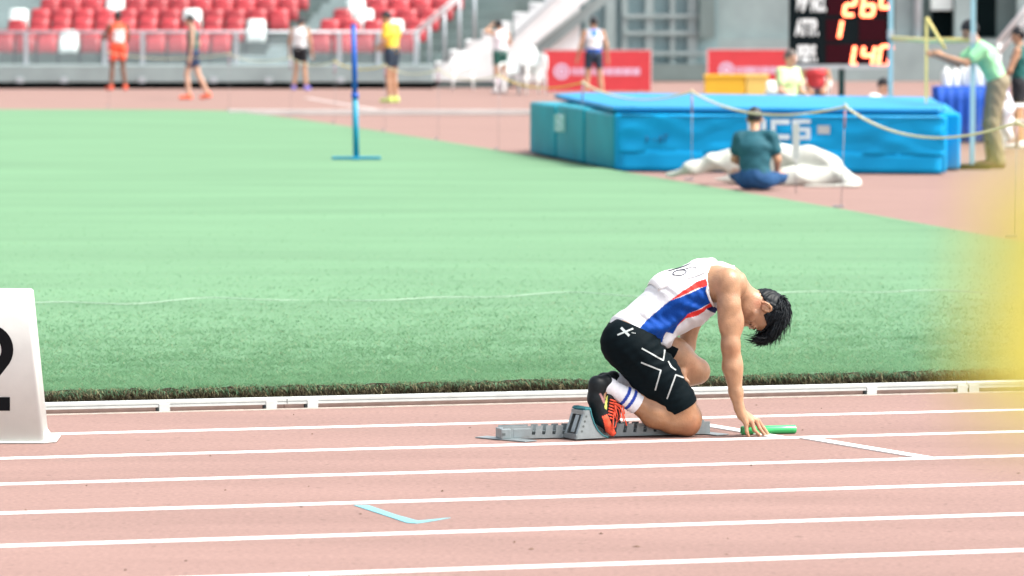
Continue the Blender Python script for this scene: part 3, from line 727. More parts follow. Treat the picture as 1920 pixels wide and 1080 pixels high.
# ---- armhole binding
def binding(sg):
    bm = bmesh.new(); pts = []
    for (x, y, l) in ((1330, 497, -0.109), (1325, 510, -0.135), (1323.5, 526, -0.152), (1325, 545, -0.162), (1331, 562, -0.160), (1342, 577, -0.150)):
        h = bvs.find_nearest(Vector(S(x, y, l))); pts.append((h[0] + h[1] * 0.002) if sg < 0 else Vector((h[0].x, -h[0].y, h[0].z)))
    add_tube(bm, pts, 0.0065, 6); return bm_obj('binding', bm, M_PAPER, sing, True)
binding(-1)

# ---- hair: close crop at the nape, long fringe falling forward
F = Field((0.20, -0.14, 0.30), (0.62, 0.14, 0.82), 0.004)
F.ell(hd(-0.008, 0, 0.026), (0.109, 0.089, 0.116), R=RH, k=0)
X, Y, Z = F.grid()
f_ = (X - hc[0]) * fw2[0] + (Z - hc[2]) * fw2[1]; u_ = (X - hc[0]) * up2[0] + (Z - hc[2]) * up2[1]
hl = np.interp(f_ / HS, [-0.12, -0.06, -0.03, 0.0, 0.022, 0.05, 0.085, 0.12], [-0.075, -0.062, -0.018, 0.016, 0.002, 0.046, 0.056, 0.06])
F.keep((hl - u_ / HS) * HS)
F.f = (F.f + 0.0018 * np.sin(u_ * 260 + 5 * np.sin(Y * 70)) * np.sin(Y * 190 + f_ * 60) + 0.0018 * np.sin(Y * 330 + 3 * np.sin(f_ * 80))).astype(np.float32)
hair = field_obj('hair', F, M_HAIR, runner)
bm = bmesh.new(); rng = random.Random(5)
def scalp(f, l, u, ex=0.0):
    v = Vector((f / 0.102, l / 0.083, u / 0.108)); v.normalize()
    return Vector((v.x * (0.102 + ex), v.y * (0.083 + ex), v.z * (0.108 + ex)))
def HP(v): return Vector(hd(v.x - 0.008, v.y, v.z + 0.026))
for k in range(900):
    # roots over crown and top; strands sweep towards the forehead
    f0 = rng.uniform(-0.9, 0.9); l0 = rng.uniform(-0.95, 0.95); u0 = rng.uniform(-0.05, 1.0)
    if f0 > 0.2 and u0 < 0.35: continue
    r0 = scalp(f0 * 0.1, l0 * 0.08, u0 * 0.1 + 0.01)
    ln = rng.uniform(0.03, 0.06) if u0 < 0.4 else rng.uniform(0.05, 0.085)
    fr = f0 > 0.15
    flow = Vector((1.0, 0.25 * l0 + rng.uniform(-0.25, 0.25), 0.05 if fr else -0.02 + rng.uniform(-0.2, 0.2)))
    p = [r0]; d = flow.normalized()
    for i in range(3):
        q = p[-1] + d * ln / 3
        s2 = scalp(q.x, q.y, q.z, 0.006 + 0.004 * i + rng.uniform(0, 0.004))
        if fr and i > 0: s2 = q + Vector((0.003, 0, 0.001 * i))
        p.append(s2)
    wv = rng.uniform(0.0024, 0.0045)
    add_tube(bm, [HP(x) for x in p], [wv * 0.9, wv, wv * 0.75, 0.0006], 5)
for k in range(170):    # fringe locks hanging past the brow
    l0 = rng.uniform(-0.075, 0.075); u0 = rng.uniform(0.045, 0.11)
    r0 = scalp(0.075, l0, u0, 0.004); ln = rng.uniform(0.035, 0.092); sp = rng.uniform(-0.3, 0.3)
    cu_ = rng.uniform(0.05, 0.8); p = [r0, r0 + Vector((ln * 0.40, sp * ln * 0.2, 0.02 * ln)), r0 + Vector((ln * 0.74, sp * ln * 0.5, -0.3 * cu_ * ln)), r0 + Vector((ln * 0.98, sp * ln * 0.7, -1.1 * cu_ * ln))]
    wv = rng.uniform(0.0022, 0.0048)
    add_tube(bm, [HP(x) for x in p], [wv, wv, wv * 0.7, 0.0005], 5)
for k in range(420):    # fine loose strands
    f0 = rng.uniform(-0.7, 1.0); l0 = rng.uniform(-0.95, 0.95); u0 = rng.uniform(0.15, 1.0)
    if f0 > 0.35 and u0 < 0.45: continue
    r0 = scalp(f0 * 0.1, l0 * 0.08, u0 * 0.1 + 0.01, 0.008); ln = rng.uniform(0.03, 0.07); g = Vector((0.83, 0, 0.35 if u0 > 0.6 else -0.1)); nrm = r0.normalized()
    d = (Vector((0.7, rng.uniform(-0.5, 0.5), rng.uniform(-0.5, 0.2))) + nrm * rng.uniform(0.15, 0.7)).normalized()
    p = [r0, r0 + d * ln * 0.4, r0 + d * ln * 0.7 + g * ln * 0.15, r0 + d * ln * 0.85 + g * ln * 0.35]
    wv = rng.uniform(0.0008, 0.0018); add_tube(bm, [HP(x) for x in p], [wv, wv, wv * 0.8, 0.0003], 4)
bm_obj('hair_locks', bm, M_HAIR, hair, True)

# ================================================================== BATON
M_BATON = mat('baton_green', (0.02, 0.40, 0.11), rough=0.25, var=0.05, scale=20, spec=0.6, coat=0.6)
b0 = G(1390, 815.5); b1 = G(1493, 813.0)
ax = (b1 - b0).normalized(); Rb = 0.0215
bm = bmesh.new(); prof = [(0.0, Rb * 0.80), (0.0, Rb * 0.94), (0.003, Rb), (0.2, Rb), (0.277, Rb), (0.281, Rb * 0.93), (0.281, Rb * 0.80), (0.0, Rb * 0.80)]
ringv = []
for s_, r in prof[:-1]:
    ringv.append([bm.verts.new((s_, r * math.cos(2 * math.pi * k / 28), r * math.sin(2 * math.pi * k / 28))) for k in range(28)])
ringv.append(ringv[0])
for i in range(len(ringv) - 1):
    for k in range(28): bm.faces.new((ringv[i][k], ringv[i][(k + 1) % 28], ringv[i + 1][(k + 1) % 28], ringv[i + 1][k]))
bat = bm_obj('relay_baton', bm, M_BATON, None, True)
bat.location = (b0.x, b0.y, Rb + 0.001); bat.rotation_euler = (0, 0, math.atan2(ax.y, ax.x))
tag(bat, 'bright green hollow relay baton lying under the kneeling athlete’s hand', 'baton')

# ================================================================== STARTING BLOCK
M_ALU = mat('block_aluminium', (0.25, 0.29, 0.30), rough=0.42, var=0.10, scale=30, metal=0.55, bump=0.1, bscale=200)
M_ALUDK = mat('block_inner', (0.10, 0.12, 0.12), rough=0.5, var=0.2, scale=20, metal=0.3)
M_PAD = mat('block_rubber_teal', (0.018, 0.13, 0.15), rough=0.7, var=0.15, scale=60)
blk = thing('starting_block', 'silver notched starting block with a wedge pedal under the athlete’s shoe', 'starting block', O_R, TH)
def ga(px, py): p = G(px, py) - O_R; return p.dot(UV), p.dot(VV)
ra0 = ga(932, 822)[0]; ra1 = ga(1318, 812)[0]
# rail: two notched side plates and a spine
def notched(h0, h1, n0, step, wn):
    pts = [(ra0, 0.006)]
    top = [(ra0, h1)]
    x = n0
    while x < ra1 - 0.03:
        top += [(x, h1), (x - 0.006, h0), (x - 0.006 + wn, h0), (x + wn, h1)]; x += step
    top.append((ra1, h1))
    return [(ra0, 0.006), (ra1, 0.006)] + top[::-1]
for ly, nm in ((-0.047, 'side_plate'), (0.043, 'side_plate')):
    prism(nm, notched(0.024, 0.068, ra0 + 0.15, 0.052, 0.017), ly, ly + 0.004, M_ALU, blk, 'y')
box('spine', ((ra0 + ra1) / 2, 0, 0.016), (ra1 - ra0 - 0.01, 0.076, 0.018), M_ALUDK, blk)
x = ra0 + 0.165
while x < ra1 - 0.02:
    box('rung', (x, 0, 0.032), (0.020, 0.076, 0.014), M_ALUDK, blk, bev=0.002); x += 0.052
box('end_cap', (ra0 + 0.012, 0, 0.032), (0.050, 0.104, 0.052), M_ALU, blk, bev=0.006)
box('cover', (ra0 + 0.095, 0, 0.034), (0.10, 0.096, 0.054), M_ALU, blk, bev=0.008)
box('spike_slot', (ra0 + 0.0, -0.0535, 0.030), (0.016, 0.003, 0.012), M_ALUDK, blk)
box('rear_plate', (ra0 + 0.02, -0.02, 0.0045), (0.085, 0.34, 0.005), M_ALU, blk, rot=Matrix.Rotation(math.radians(30), 3, 'Z'), bev=0.002)
box('front_plate', (ra1 + 0.0, 0.01, 0.0045), (0.085, 0.24, 0.005), M_ALU, blk, rot=Matrix.Rotation(math.radians(24), 3, 'Z'), bev=0.002)
def pedal(a0, lc, wd):
    """wedge: two side cheeks, a curved ribbed pad in front, a top bar, an open back"""
    r = thing_part = bpy.data.objects.new('pedal', None); link(r, blk); r.location = (a0, lc, 0); r.rotation_euler = (0, 0, 0.20)
    curve = [(0.170, 0.008), (0.140, 0.020), (0.112, 0.045), (0.092, 0.080), (0.078, 0.118), (0.070, 0.150)]
    cheek = [(0.0, 0.008)] + curve + [(0.052, 0.152)]
    for ly in (-wd / 2, wd / 2 - 0.005): prism('cheek', cheek, ly, ly + 0.005, M_ALU, r, 'y', bev=0.0012)
    pf = lambda s, t: Vector((np.interp(t, np.linspace(0, 1, 6), [c[0] for c in curve]) + 0.004, (s - 0.5) * (wd + 0.006), np.interp(t, np.linspace(0, 1, 6), [c[1] for c in curve]) + 0.002))
    shell('pad', 2, 15, pf, 0.006, M_PAD, r)
    box('top_bar', (0.061, 0, 0.154), (0.034, wd + 0.004, 0.010), M_PAD, r, bev=0.003)
    for k in range(7): box('ridge', (0.061, -wd / 2 + 0.008 + k * (wd - 0.016) / 6, 0.161), (0.026, 0.006, 0.005), M_PAD, r)
    d = math.atan2(0.152 - 0.008, 0.052)
    for ly in (-wd / 2 + 0.010, wd / 2 - 0.010): box('back_bar', (0.026 - 0.003, ly, 0.080), (0.150, 0.018, 0.006), M_ALU, r, rot=Matrix.Rotation(-d, 3, 'Y'))
    box('back_rail', (0.001, 0, 0.020), (0.008, wd - 0.002, 0.026), M_ALU, r, bev=0.001)
    box('back_rail', (0.042, 0, 0.136), (0.008, wd - 0.002, 0.022), M_ALU, r, bev=0.001)
    box('carrier', (0.06, 0, 0.05), (0.05, wd * 0.5, 0.05), M_ALUDK, r, bev=0.004)
    box('stem', (0.030, 0, 0.078), (0.014, wd * 0.28, 0.09), M_ALU, r, rot=Matrix.Rotation(0.35, 3, 'Y'), bev=0.002)
    for k in range(4):
        hl_ = prism('hole', [(0.052 + 0.010 * math.cos(b) * 0.6 - k * 0.008, 0.118 - k * 0.024 + 0.006 * math.sin(b)) for b in np.linspace(0, 2 * math.pi, 9)[:-1]], -wd / 2 - 0.0012, -wd / 2 - 0.0002, M_ALUDK, r, 'y')
    return r
pedal(ga(1079, 826)[0] - 0.014, -0.112, 0.13)
pedal(ga(1108, 812)[0] - 0.02, 0.125, 0.115)

# ================================================================== LANE BOX
M_BOXW = mat('lane_box_plastic', (0.66, 0.69, 0.66), rough=0.45, var=0.05, scale=6, bump=0.08, bscale=30)
M_BLACK = mat('black_vinyl', (0.003, 0.003, 0.004), rough=0.6, var=0.1, spec=0.08)
pb = G(82, 832)
lb = thing('lane_marker', 'tall tapered white plastic lane box with a black numeral 2', 'lane marker', (pb.x, pb.y, 0), math.radians(2))
Wb, Wt, Db, Dt, Hb = 0.47, 0.385, 0.40, 0.30, 0.735
def ringb(z, w_, d_, off): return [(-w_ + off, 0 + (Db - d_) / 2, z), (off, (Db - d_) / 2, z), (off, (Db + d_) / 2, z), (-w_ + off, (Db + d_) / 2, z)]
bm = bmesh.new()
r0 = [bm.verts.new(p) for p in ringb(0.012, Wb, Db, 0)]; r1 = [bm.verts.new(p) for p in ringb(Hb, Wt, Dt, -0.066)]
bm.faces.new(r0); bm.faces.new(r1)
for i in range(4): bm.faces.new((r0[i], r0[(i + 1) % 4], r1[(i + 1) % 4], r1[i]))
bmesh.ops.bevel(bm, geom=[e for e in bm.edges if max(v.co.z for v in e.verts) > 0.1], offset=0.022, segments=4, profile=0.6, affect='EDGES')
bm_obj('shell', bm, M_BOXW, lb, True)
fl = bmesh.new()
add_prism(fl, [(-Wb - 0.06, -0.012), (0.0, -0.012), (0.058, 0.05), (0.062, Db - 0.05), (0.0, Db + 0.03), (-Wb - 0.06, Db + 0.03)], 0.0015, 0.011)
bmesh.ops.bevel(fl, geom=list(fl.edges), offset=0.003, segments=2, affect='EDGES')
bm_obj('base_flange', fl, M_BOXW, lb, True)
# gusset that flares from the right side wall down to the flange
prism('gusset', [(-0.004, 0.010), (0.046, 0.010), (0.012, 0.022), (-0.005, 0.05)], 0.05, Db - 0.06, M_BOXW, lb, 'y', bev=0.002)
tilt = math.atan2((Db - Dt) / 2, Hb)
upv = Vector((-0.0, math.sin(tilt), math.cos(tilt)))
ctr = Vector((-0.235, 0, 0))
def face_pt(x, z): return Vector((x, (Db - Dt) / 2 * (z - 0.012) / (Hb - 0.012) - 0.0022, z))
# numeral two drawn as a thick stroke
R1, wd2 = 0.096, 0.058
cx, cz = -0.271, 0.455
out = [(cx + (R1 + wd2 / 2) * math.cos(a), cz + (R1 + wd2 / 2) * math.sin(a)) for a in np.linspace(math.radians(175), math.radians(-32), 20)]
inn = [(cx + (R1 - wd2 / 2) * math.cos(a), cz + (R1 - wd2 / 2) * math.sin(a)) for a in np.linspace(math.radians(-32), math.radians(175), 20)]
zb = 0.160
poly_o = out + [(cx - R1 + 0.075, zb + wd2 + 0.008), (cx + R1 + 0.012, zb + wd2 + 0.008), (cx + R1 + 0.012, zb), (cx - R1 - 0.035, zb), (cx - R1 - 0.030, zb + 0.055)] + inn
vv_ = [face_pt(x, z) for x, z in poly_o]
pyd('numeral', vv_, [tuple(range(len(vv_)))], M_BLACK, lb)
# ================================================================== STAND, SEATS, STAIRS
M_CONC = mat('concrete_pale', (0.27, 0.335, 0.335), rough=0.85, var=0.12, scale=1.5, bump=0.3, bscale=20)
M_CONCD = mat('concrete_dark', (0.15, 0.20, 0.195), rough=0.9, var=0.18, scale=0.8, bump=0.3, bscale=15)
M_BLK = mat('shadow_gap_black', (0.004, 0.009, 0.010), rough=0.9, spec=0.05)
M_SEATR = mat('seat_red', (0.36, 0.030, 0.038), rough=0.30, var=0.16, scale=1.3, spec=0.6)
M_SEATW = mat('seat_white', (0.66, 0.74, 0.72), rough=0.35, var=0.05, scale=5, spec=0.5)
_t = M_SEATR.node_tree; _b = _t.nodes['Principled BSDF']; _s = _b.inputs['Base Color'].links[0].from_socket      # seats faded unevenly, each its own shade
_oi = _t.nodes.new('ShaderNodeObjectInfo'); _mr = _t.nodes.new('ShaderNodeMapRange'); _mr.inputs[3].default_value = 0.72; _mr.inputs[4].default_value = 1.18; _mx = _t.nodes.new('ShaderNodeMix'); _mx.data_type = 'RGBA'; _mx.blend_type = 'MULTIPLY'; _mx.inputs[0].default_value = 1
_t.links.new(_oi.outputs['Random'], _mr.inputs[0]); _t.links.new(_s, _mx.inputs[6]); _t.links.new(_mr.outputs[0], _mx.inputs[7]); _t.links.new(_mx.outputs[2], _b.inputs['Base Color'])
M_IRON = mat('bracket_dark', (0.02, 0.03, 0.035), rough=0.6)
M_STEEL = mat('galvanised_steel', (0.42, 0.47, 0.50), rough=0.4, var=0.1, scale=10, metal=0.3)
M_WHITE = mat('white_paint', (0.78, 0.80, 0.80), rough=0.5, var=0.04, scale=6)
M_GLASS = mat('balustrade_glass', (0.62, 0.72, 0.76), rough=0.08, var=0.04, scale=3, alpha=0.09)
YW = 109.3
def XA(px, Y): return (px - 960) / FPX * (Y / 1.0) * 1.0017
def ZA(py, Y): return AT(960, py, Y).z
# front wall of the stand, with a dark recess along its foot
sw = thing('stand_wall', 'long pale concrete front wall under the red seats with a dark recess at its foot', 'wall', (0, YW, 0))
x0, x1 = XA(-700, YW), XA(812, YW)
box('wall_face', ((x0 + x1) / 2, 0.4, 0.335), (x1 - x0, 0.8, 0.37), M_CONC, sw, bev=0.01)
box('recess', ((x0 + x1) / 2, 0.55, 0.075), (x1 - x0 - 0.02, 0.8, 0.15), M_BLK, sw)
box('deck', ((x0 + x1) / 2, 1.6, 0.485), (x1 - x0, 1.6, 0.06), M_CONC, sw)
for px in (40, 122, 268, 402, 505, 640): box('fixing', (XA(px, YW), -0.012, 0.20), (0.16, 0.024, 0.13), M_STEEL, sw, bev=0.004)
# terraces behind the seats
NR = 9
RY = [111.2 + 0.8 * i for i in range(NR)]
RZ = [0.52 + 0.235 * i for i in range(NR)]
ter = thing('terrace', 'stepped grey concrete terrace carrying the rows of red seats', 'terrace', (0, 0, 0))
for i in range(NR): box('tier', ((x0 + x1) / 2 + 0.3 * i, RY[i] + 0.05, (RZ[i] - 0.1) / 2 + 0.05), (x1 - x0 + 0.02 * i, 0.798, RZ[i] - 0.1 + 0.098), M_CONCD, ter)
box('back_wall', ((x0 + x1) / 2 + 1, RY[-1] + 0.8, 2.2), (x1 - x0 + 4.5, 0.3, 4.4), M_CONCD, ter)
# aisle steps between the two blocks of seats, and at the far left
def aisle(pxl, pxr, lab):
    st = thing('stand_steps', lab, 'steps', (0, 0, 0), group='concrete aisle steps')
    for i in range(NR):
        xl, xr = XA(pxl[i], RY[i]), XA(pxr[i], RY[i])
        for h in (0, 1):
            box('step', ((xl + xr) / 2 + 0.06 * h, RY[i] - 0.30 + 0.4 * h, RZ[i] - 0.05 + 0.06 + 0.1175 * h), (xr - xl, 0.396, 0.115), M_CONC, st, bev=0.006)
LEND = [436, 502, 545, 563, 582, 600, 620, 640, 660]; RBEG = [580, 598, 622, 648, 668, 690, 712, 734, 756]; LBEG = [-4, 8, 29, 70, 90, 110, 130, 150, 170]
aisle(LEND, RBEG, 'pale concrete aisle steps between the two blocks of red seats')
aisle([-140, -130, -110, -80, -60, -40, -20, 0, 20], [p - 3 for p in LBEG], 'pale concrete aisle steps at the left edge of the red seats')
# a tip-up seat: back shell, folded pan, bracket
def seat_meshes(mt, tagname):
    w_ = 0.44
    def back(s, t): return Vector(((s - 0.5) * w_ * (1 - 0.10 * t ** 3), 0.10 + 0.05 * t + 0.05 * (abs(2 * s - 1) ** 2 - 1) + (0.05 * max(0, t - 0.8) * 5), 0.30 + 0.46 * t - 0.03 * (abs(2 * s - 1) ** 4) * t))
    def pan(s, t): return Vector(((s - 0.5) * (w_ - 0.03) * (1 - 0.08 * t ** 3), -0.10 + 0.09 * t - 0.035 * math.sin(math.pi * t), 0.26 + 0.33 * t - 0.02 * abs(2 * s - 1) ** 4))
    out = []
    for nm, fn, th in (('backrest', back, 0.03), ('seat_pan', pan, 0.04)):
        bm = add_shell(bmesh.new(), 8, 8, fn, th); bmesh.ops.recalc_face_normals(bm, faces=bm.faces)
        me = bpy.data.meshes.new(nm); bm.to_mesh(me); bm.free(); me.materials.append(mt); me.polygons.foreach_set('use_smooth', [True] * len(me.polygons)); out.append((nm, me))
    bm = add_box(bmesh.new(), (-0.235, 0.0, 0.16), (0.035, 0.07, 0.34)); add_box(bm, (0, 0.02, 0.29), (0.46, 0.05, 0.04))
    me = bpy.data.meshes.new('bracket'); bm.to_mesh(me); bm.free(); me.materials.append(M_IRON); out.append(('bracket', me))
    return out
SR, SW = seat_meshes(M_SEATR, 'red'), seat_meshes(M_SEATW, 'white')
ORD = ['first', 'second', 'third', 'fourth', 'fifth', 'sixth', 'seventh', 'eighth', 'ninth', 'tenth', 'eleventh', 'twelfth', 'thirteenth', 'fourteenth', 'fifteenth', 'sixteenth']
ROWN = ['front row', 'second row', 'third row', 'fourth row', 'fifth row', 'top row in view']
def seat(row, px, white, lab, grp):
    r = thing('stadium_seat', lab, 'seat', (XA(px, RY[row]), RY[row], RZ[row]), 0, grp)
    for nm, me in (SW if white else SR): link(bpy.data.objects.new(nm, me), r)
    if white and random.random() < 0.5: r.rotation_euler = (0, 0, 0.1)
WH = [(0, 118), (1, 465), (2, 368), (2, 48), (3, 228), (1, 742), (3, 665), (4, 668), (2, 672)]
pitch = 40.6
for row in range(5):
    k = 0; px = LEND[row] - 21
    while px > LBEG[row] - 4 and px > -60:
        wt = any(r == row and abs(px - q) < 21 for r, q in WH)
        seat(row, px, wt, f"{'white' if wt else 'red'} plastic folding seat, {ROWN[row]}, {ORD[k]} to the left of the aisle steps", 'seats of the left block'); k += 1; px -= pitch
    k = 0; px = RBEG[row] + 21; lim = [772, 795, 822, 845, 868][row]
    while px < lim:
        wt = any(r == row and abs(px - q) < 21 for r, q in WH)
        seat(row, px, wt, f"{'white' if wt else 'red'} plastic folding seat, {ROWN[row]}, {ORD[k]} to the right of the aisle steps", 'seats of the right block'); k += 1; px += pitch
# glazed balustrade in front of the seats
YB = YW + 0.25
bal = thing('balustrade', 'steel post balustrade with clear glass panes in front of the red seats', 'balustrade', (0, YB, 0.52))
posts = [-150, -95, 51, 198, 269, 444, 545, 637, 710, 779]
for px in posts: box('post', (XA(px, YB), 0, 0.36), (0.10 if px in (51, 198, 269, 444, 637, 710) else 0.07, 0.06, 0.72), M_STEEL, bal, bev=0.005)
tube('top_rail', [(XA(-150, YB), 0, 0.735), (XA(790, YB), 0, 0.735)], 0.028, M_STEEL, bal)
for a_, b_ in zip(posts[:-1], posts[1:]):
    xa, xb = XA(a_, YB) + 0.06, XA(b_, YB) - 0.06
    box('pane', ((xa + xb) / 2, 0, 0.36), (xb - xa, 0.012, 0.66), M_GLASS, bal)

# ---- white vomitory stairs rising to the right
YS = 110.2
def sx(px): return XA(px, YS)
def sz(py): return ZA(py, YS)
vs_ = thing('white_stairs', 'broad white painted stairs climbing to the right beside the seats', 'stairs', (0, YS, 0))
xs = [800, 816, 843, 873, 903, 933, 963, 993, 1023, 1053]; ys = [128, 117, 95, 76, 58, 41, 24, 5, -16, -38]
for i in range(len(xs)):
    xr = 958 if xs[i] < 940 else xs[i] + 34
    a_, b_ = sx(xs[i]), sx(xr); zt = sz(ys[i])
    box('step', ((a_ + b_) / 2, 1.0 + 0.002 * i, (zt + 0.16) / 2), (b_ - a_, 2.0, zt - 0.16), M_WHITE, vs_, bev=0.008)
    box('nosing', (a_ + 0.06, -0.012 + 0.002 * i, zt - 0.055), (0.16, 0.02, 0.03), MATS['galvanised_steel'], vs_)
box('stair_foot', ((sx(820) + sx(958)) / 2, 0.9, 0.08), (sx(958) - sx(820), 1.7, 0.155), M_CONCD, vs_)
prism('parapet', [(sx(938), sz(100)), (sx(962), sz(116)), (sx(1150), sz(-42)), (sx(1096), sz(-52)), (sx(1034), sz(4))], -0.42, -0.26, M_WHITE, vs_, 'y', bev=0.01)
tube('handrail', [(sx(930), -0.50, sz(98)), (sx(1036), -0.50, sz(0)), (sx(1090), -0.50, sz(-50))], 0.022, M_STEEL, vs_)
prism('stringer', [(sx(962), sz(120)), (sx(1040), sz(58)), (sx(1150), sz(-30)), (sx(1150), sz(-6)), (sx(1010), sz(106)), (sx(985), sz(128))], -0.20, -0.05, M_CONC, vs_, 'y')
lr = thing('stair_railing', 'slanting white railing with upright bars left of the white stairs', 'railing', (0, YS - 0.3, 0))
for dz in (0, 0.10): tube('rail', [(sx(775), 0, sz(62) - dz), (sx(845), 0, sz(4) - dz), (sx(905), 0, sz(-46) - dz)], 0.03, M_WHITE, lr)
for px in (784, 806, 834, 862, 890): tube('bar', [(sx(px), 0.02, 0.5 if px < 800 else max(0.55, sz(140 - (px - 806) * 0.75))), (sx(px), 0.02, sz(62 - (px - 775) * 0.83) - 0.02)], 0.035, MATS['galvanised_steel'], lr)

# ---- grey service wall with posts, and the concrete stand on the right
YG = 118.0
gw = thing('service_wall', 'tall grey service wall with pale upright posts and cross rails behind the red banner', 'wall', (0, YG, 0))
gx = lambda px: XA(px, YG); gzz = lambda py: ZA(py, YG)
M_GWALL = mat('service_wall_teal', (0.20, 0.30, 0.315), rough=0.7, var=0.16, scale=0.7, bump=0.1)
box('wall_panel', ((gx(900) + gx(1345)) / 2, 0.3, 2.2), (gx(1345) - gx(900), 0.3, 4.4), M_GWALL, gw)
for px, wd in ((1071, 0.20), (1101, 0.12), (1144, 0.24), (1171, 0.14), (1217, 0.2), (1260, 0.12), (1297, 0.22)): box('post', (gx(px), 0.06, 2.2), (wd, 0.12, 4.38), MATS['concrete_pale'], gw)
for py in (30, 62, 100, 128): box('cross_rail', ((gx(1170) + gx(1340)) / 2, -0.02, gzz(py)), (gx(1340) - gx(1170), 0.05, 0.10), MATS['concrete_pale'], gw)
box('skirting', ((gx(900) + gx(1345)) / 2, -0.06, 0.22), (gx(1345) - gx(900), 0.3, 0.40), MATS['concrete_dark'], gw)
box('dark_panel', (gx(1325), -0.05, 2.55), (0.36, 0.2, 3.0), MATS['concrete_dark'], gw)
rs = thing('concrete_stand', 'grey concrete stand with dark openings and columns behind the scoreboard', 'stand', (0, YG, 0))
box('wall', ((gx(1345) + gx(3600)) / 2, 1.4, 2.6), (gx(3600) - gx(1345), 0.4, 5.2), MATS['concrete_dark'], rs)
box('front_slab', ((gx(1345) + gx(1500)) / 2, 0.9, 2.4), (gx(1500) - gx(1345), 0.5, 4.8), MATS['concrete_pale'], rs)
box('low_wall', ((gx(1345) + gx(3600)) / 2, 0.45, 0.50), (gx(3600) - gx(1345), 0.3, 1.0), MATS['concrete_pale'], rs)
for px, wd, m_ in ((1700, 0.5, 'concrete_pale'), (1812, 0.5, 'concrete_pale'), (1930, 0.5, 'concrete_pale'), (2150, 0.5, 'concrete_pale'), (2400, 0.5, 'concrete_pale'), (2700, 0.5, 'concrete_pale'), (3000, 0.5, 'concrete_pale'), (3300, 0.5, 'concrete_pale')): box('column', (gx(px), 0.95, 2.6), (wd, 0.5, 5.2), MATS[m_], rs)
for a_, b_ in ((1752, 1792), (1832, 1874), (1950, 2040)): box('opening', ((gx(a_) + gx(b_)) / 2, 1.19, 2.0), (gx(b_) - gx(a_), 0.03, 1.9), M_BLK, rs)
box('light_box', ((gx(1748) + gx(1790)) / 2, 1.0, gzz(3)), (gx(1790) - gx(1748), 0.3, 0.42), MATS['seat_white'], rs, bev=0.02)
for px in (1722, 1520): tube('drain_pipe', [(gx(px), 0.62, 0), (gx(px), 0.62, 5.2)], 0.10, M_STEEL, rs)
hr = thing('stand_handrail', 'pale slanting handrail at the upper right behind the officials', 'handrail', (0, 100, 0))
for dz in (0, -0.22): tube('rail', [(XA(1868, 100), 0, ZA(80, 100) + dz), (XA(1925, 100), 0, ZA(10, 100) + dz), (XA(2010, 100), 0, ZA(-90, 100) + dz)], 0.05, M_WHITE, hr)
for px, py in ((1870, 80), (1925, 12), (1985, -60)): tube('post', [(XA(px, 100), 0, 0), (XA(px, 100), 0, ZA(py, 100))], 0.04, M_WHITE, hr)

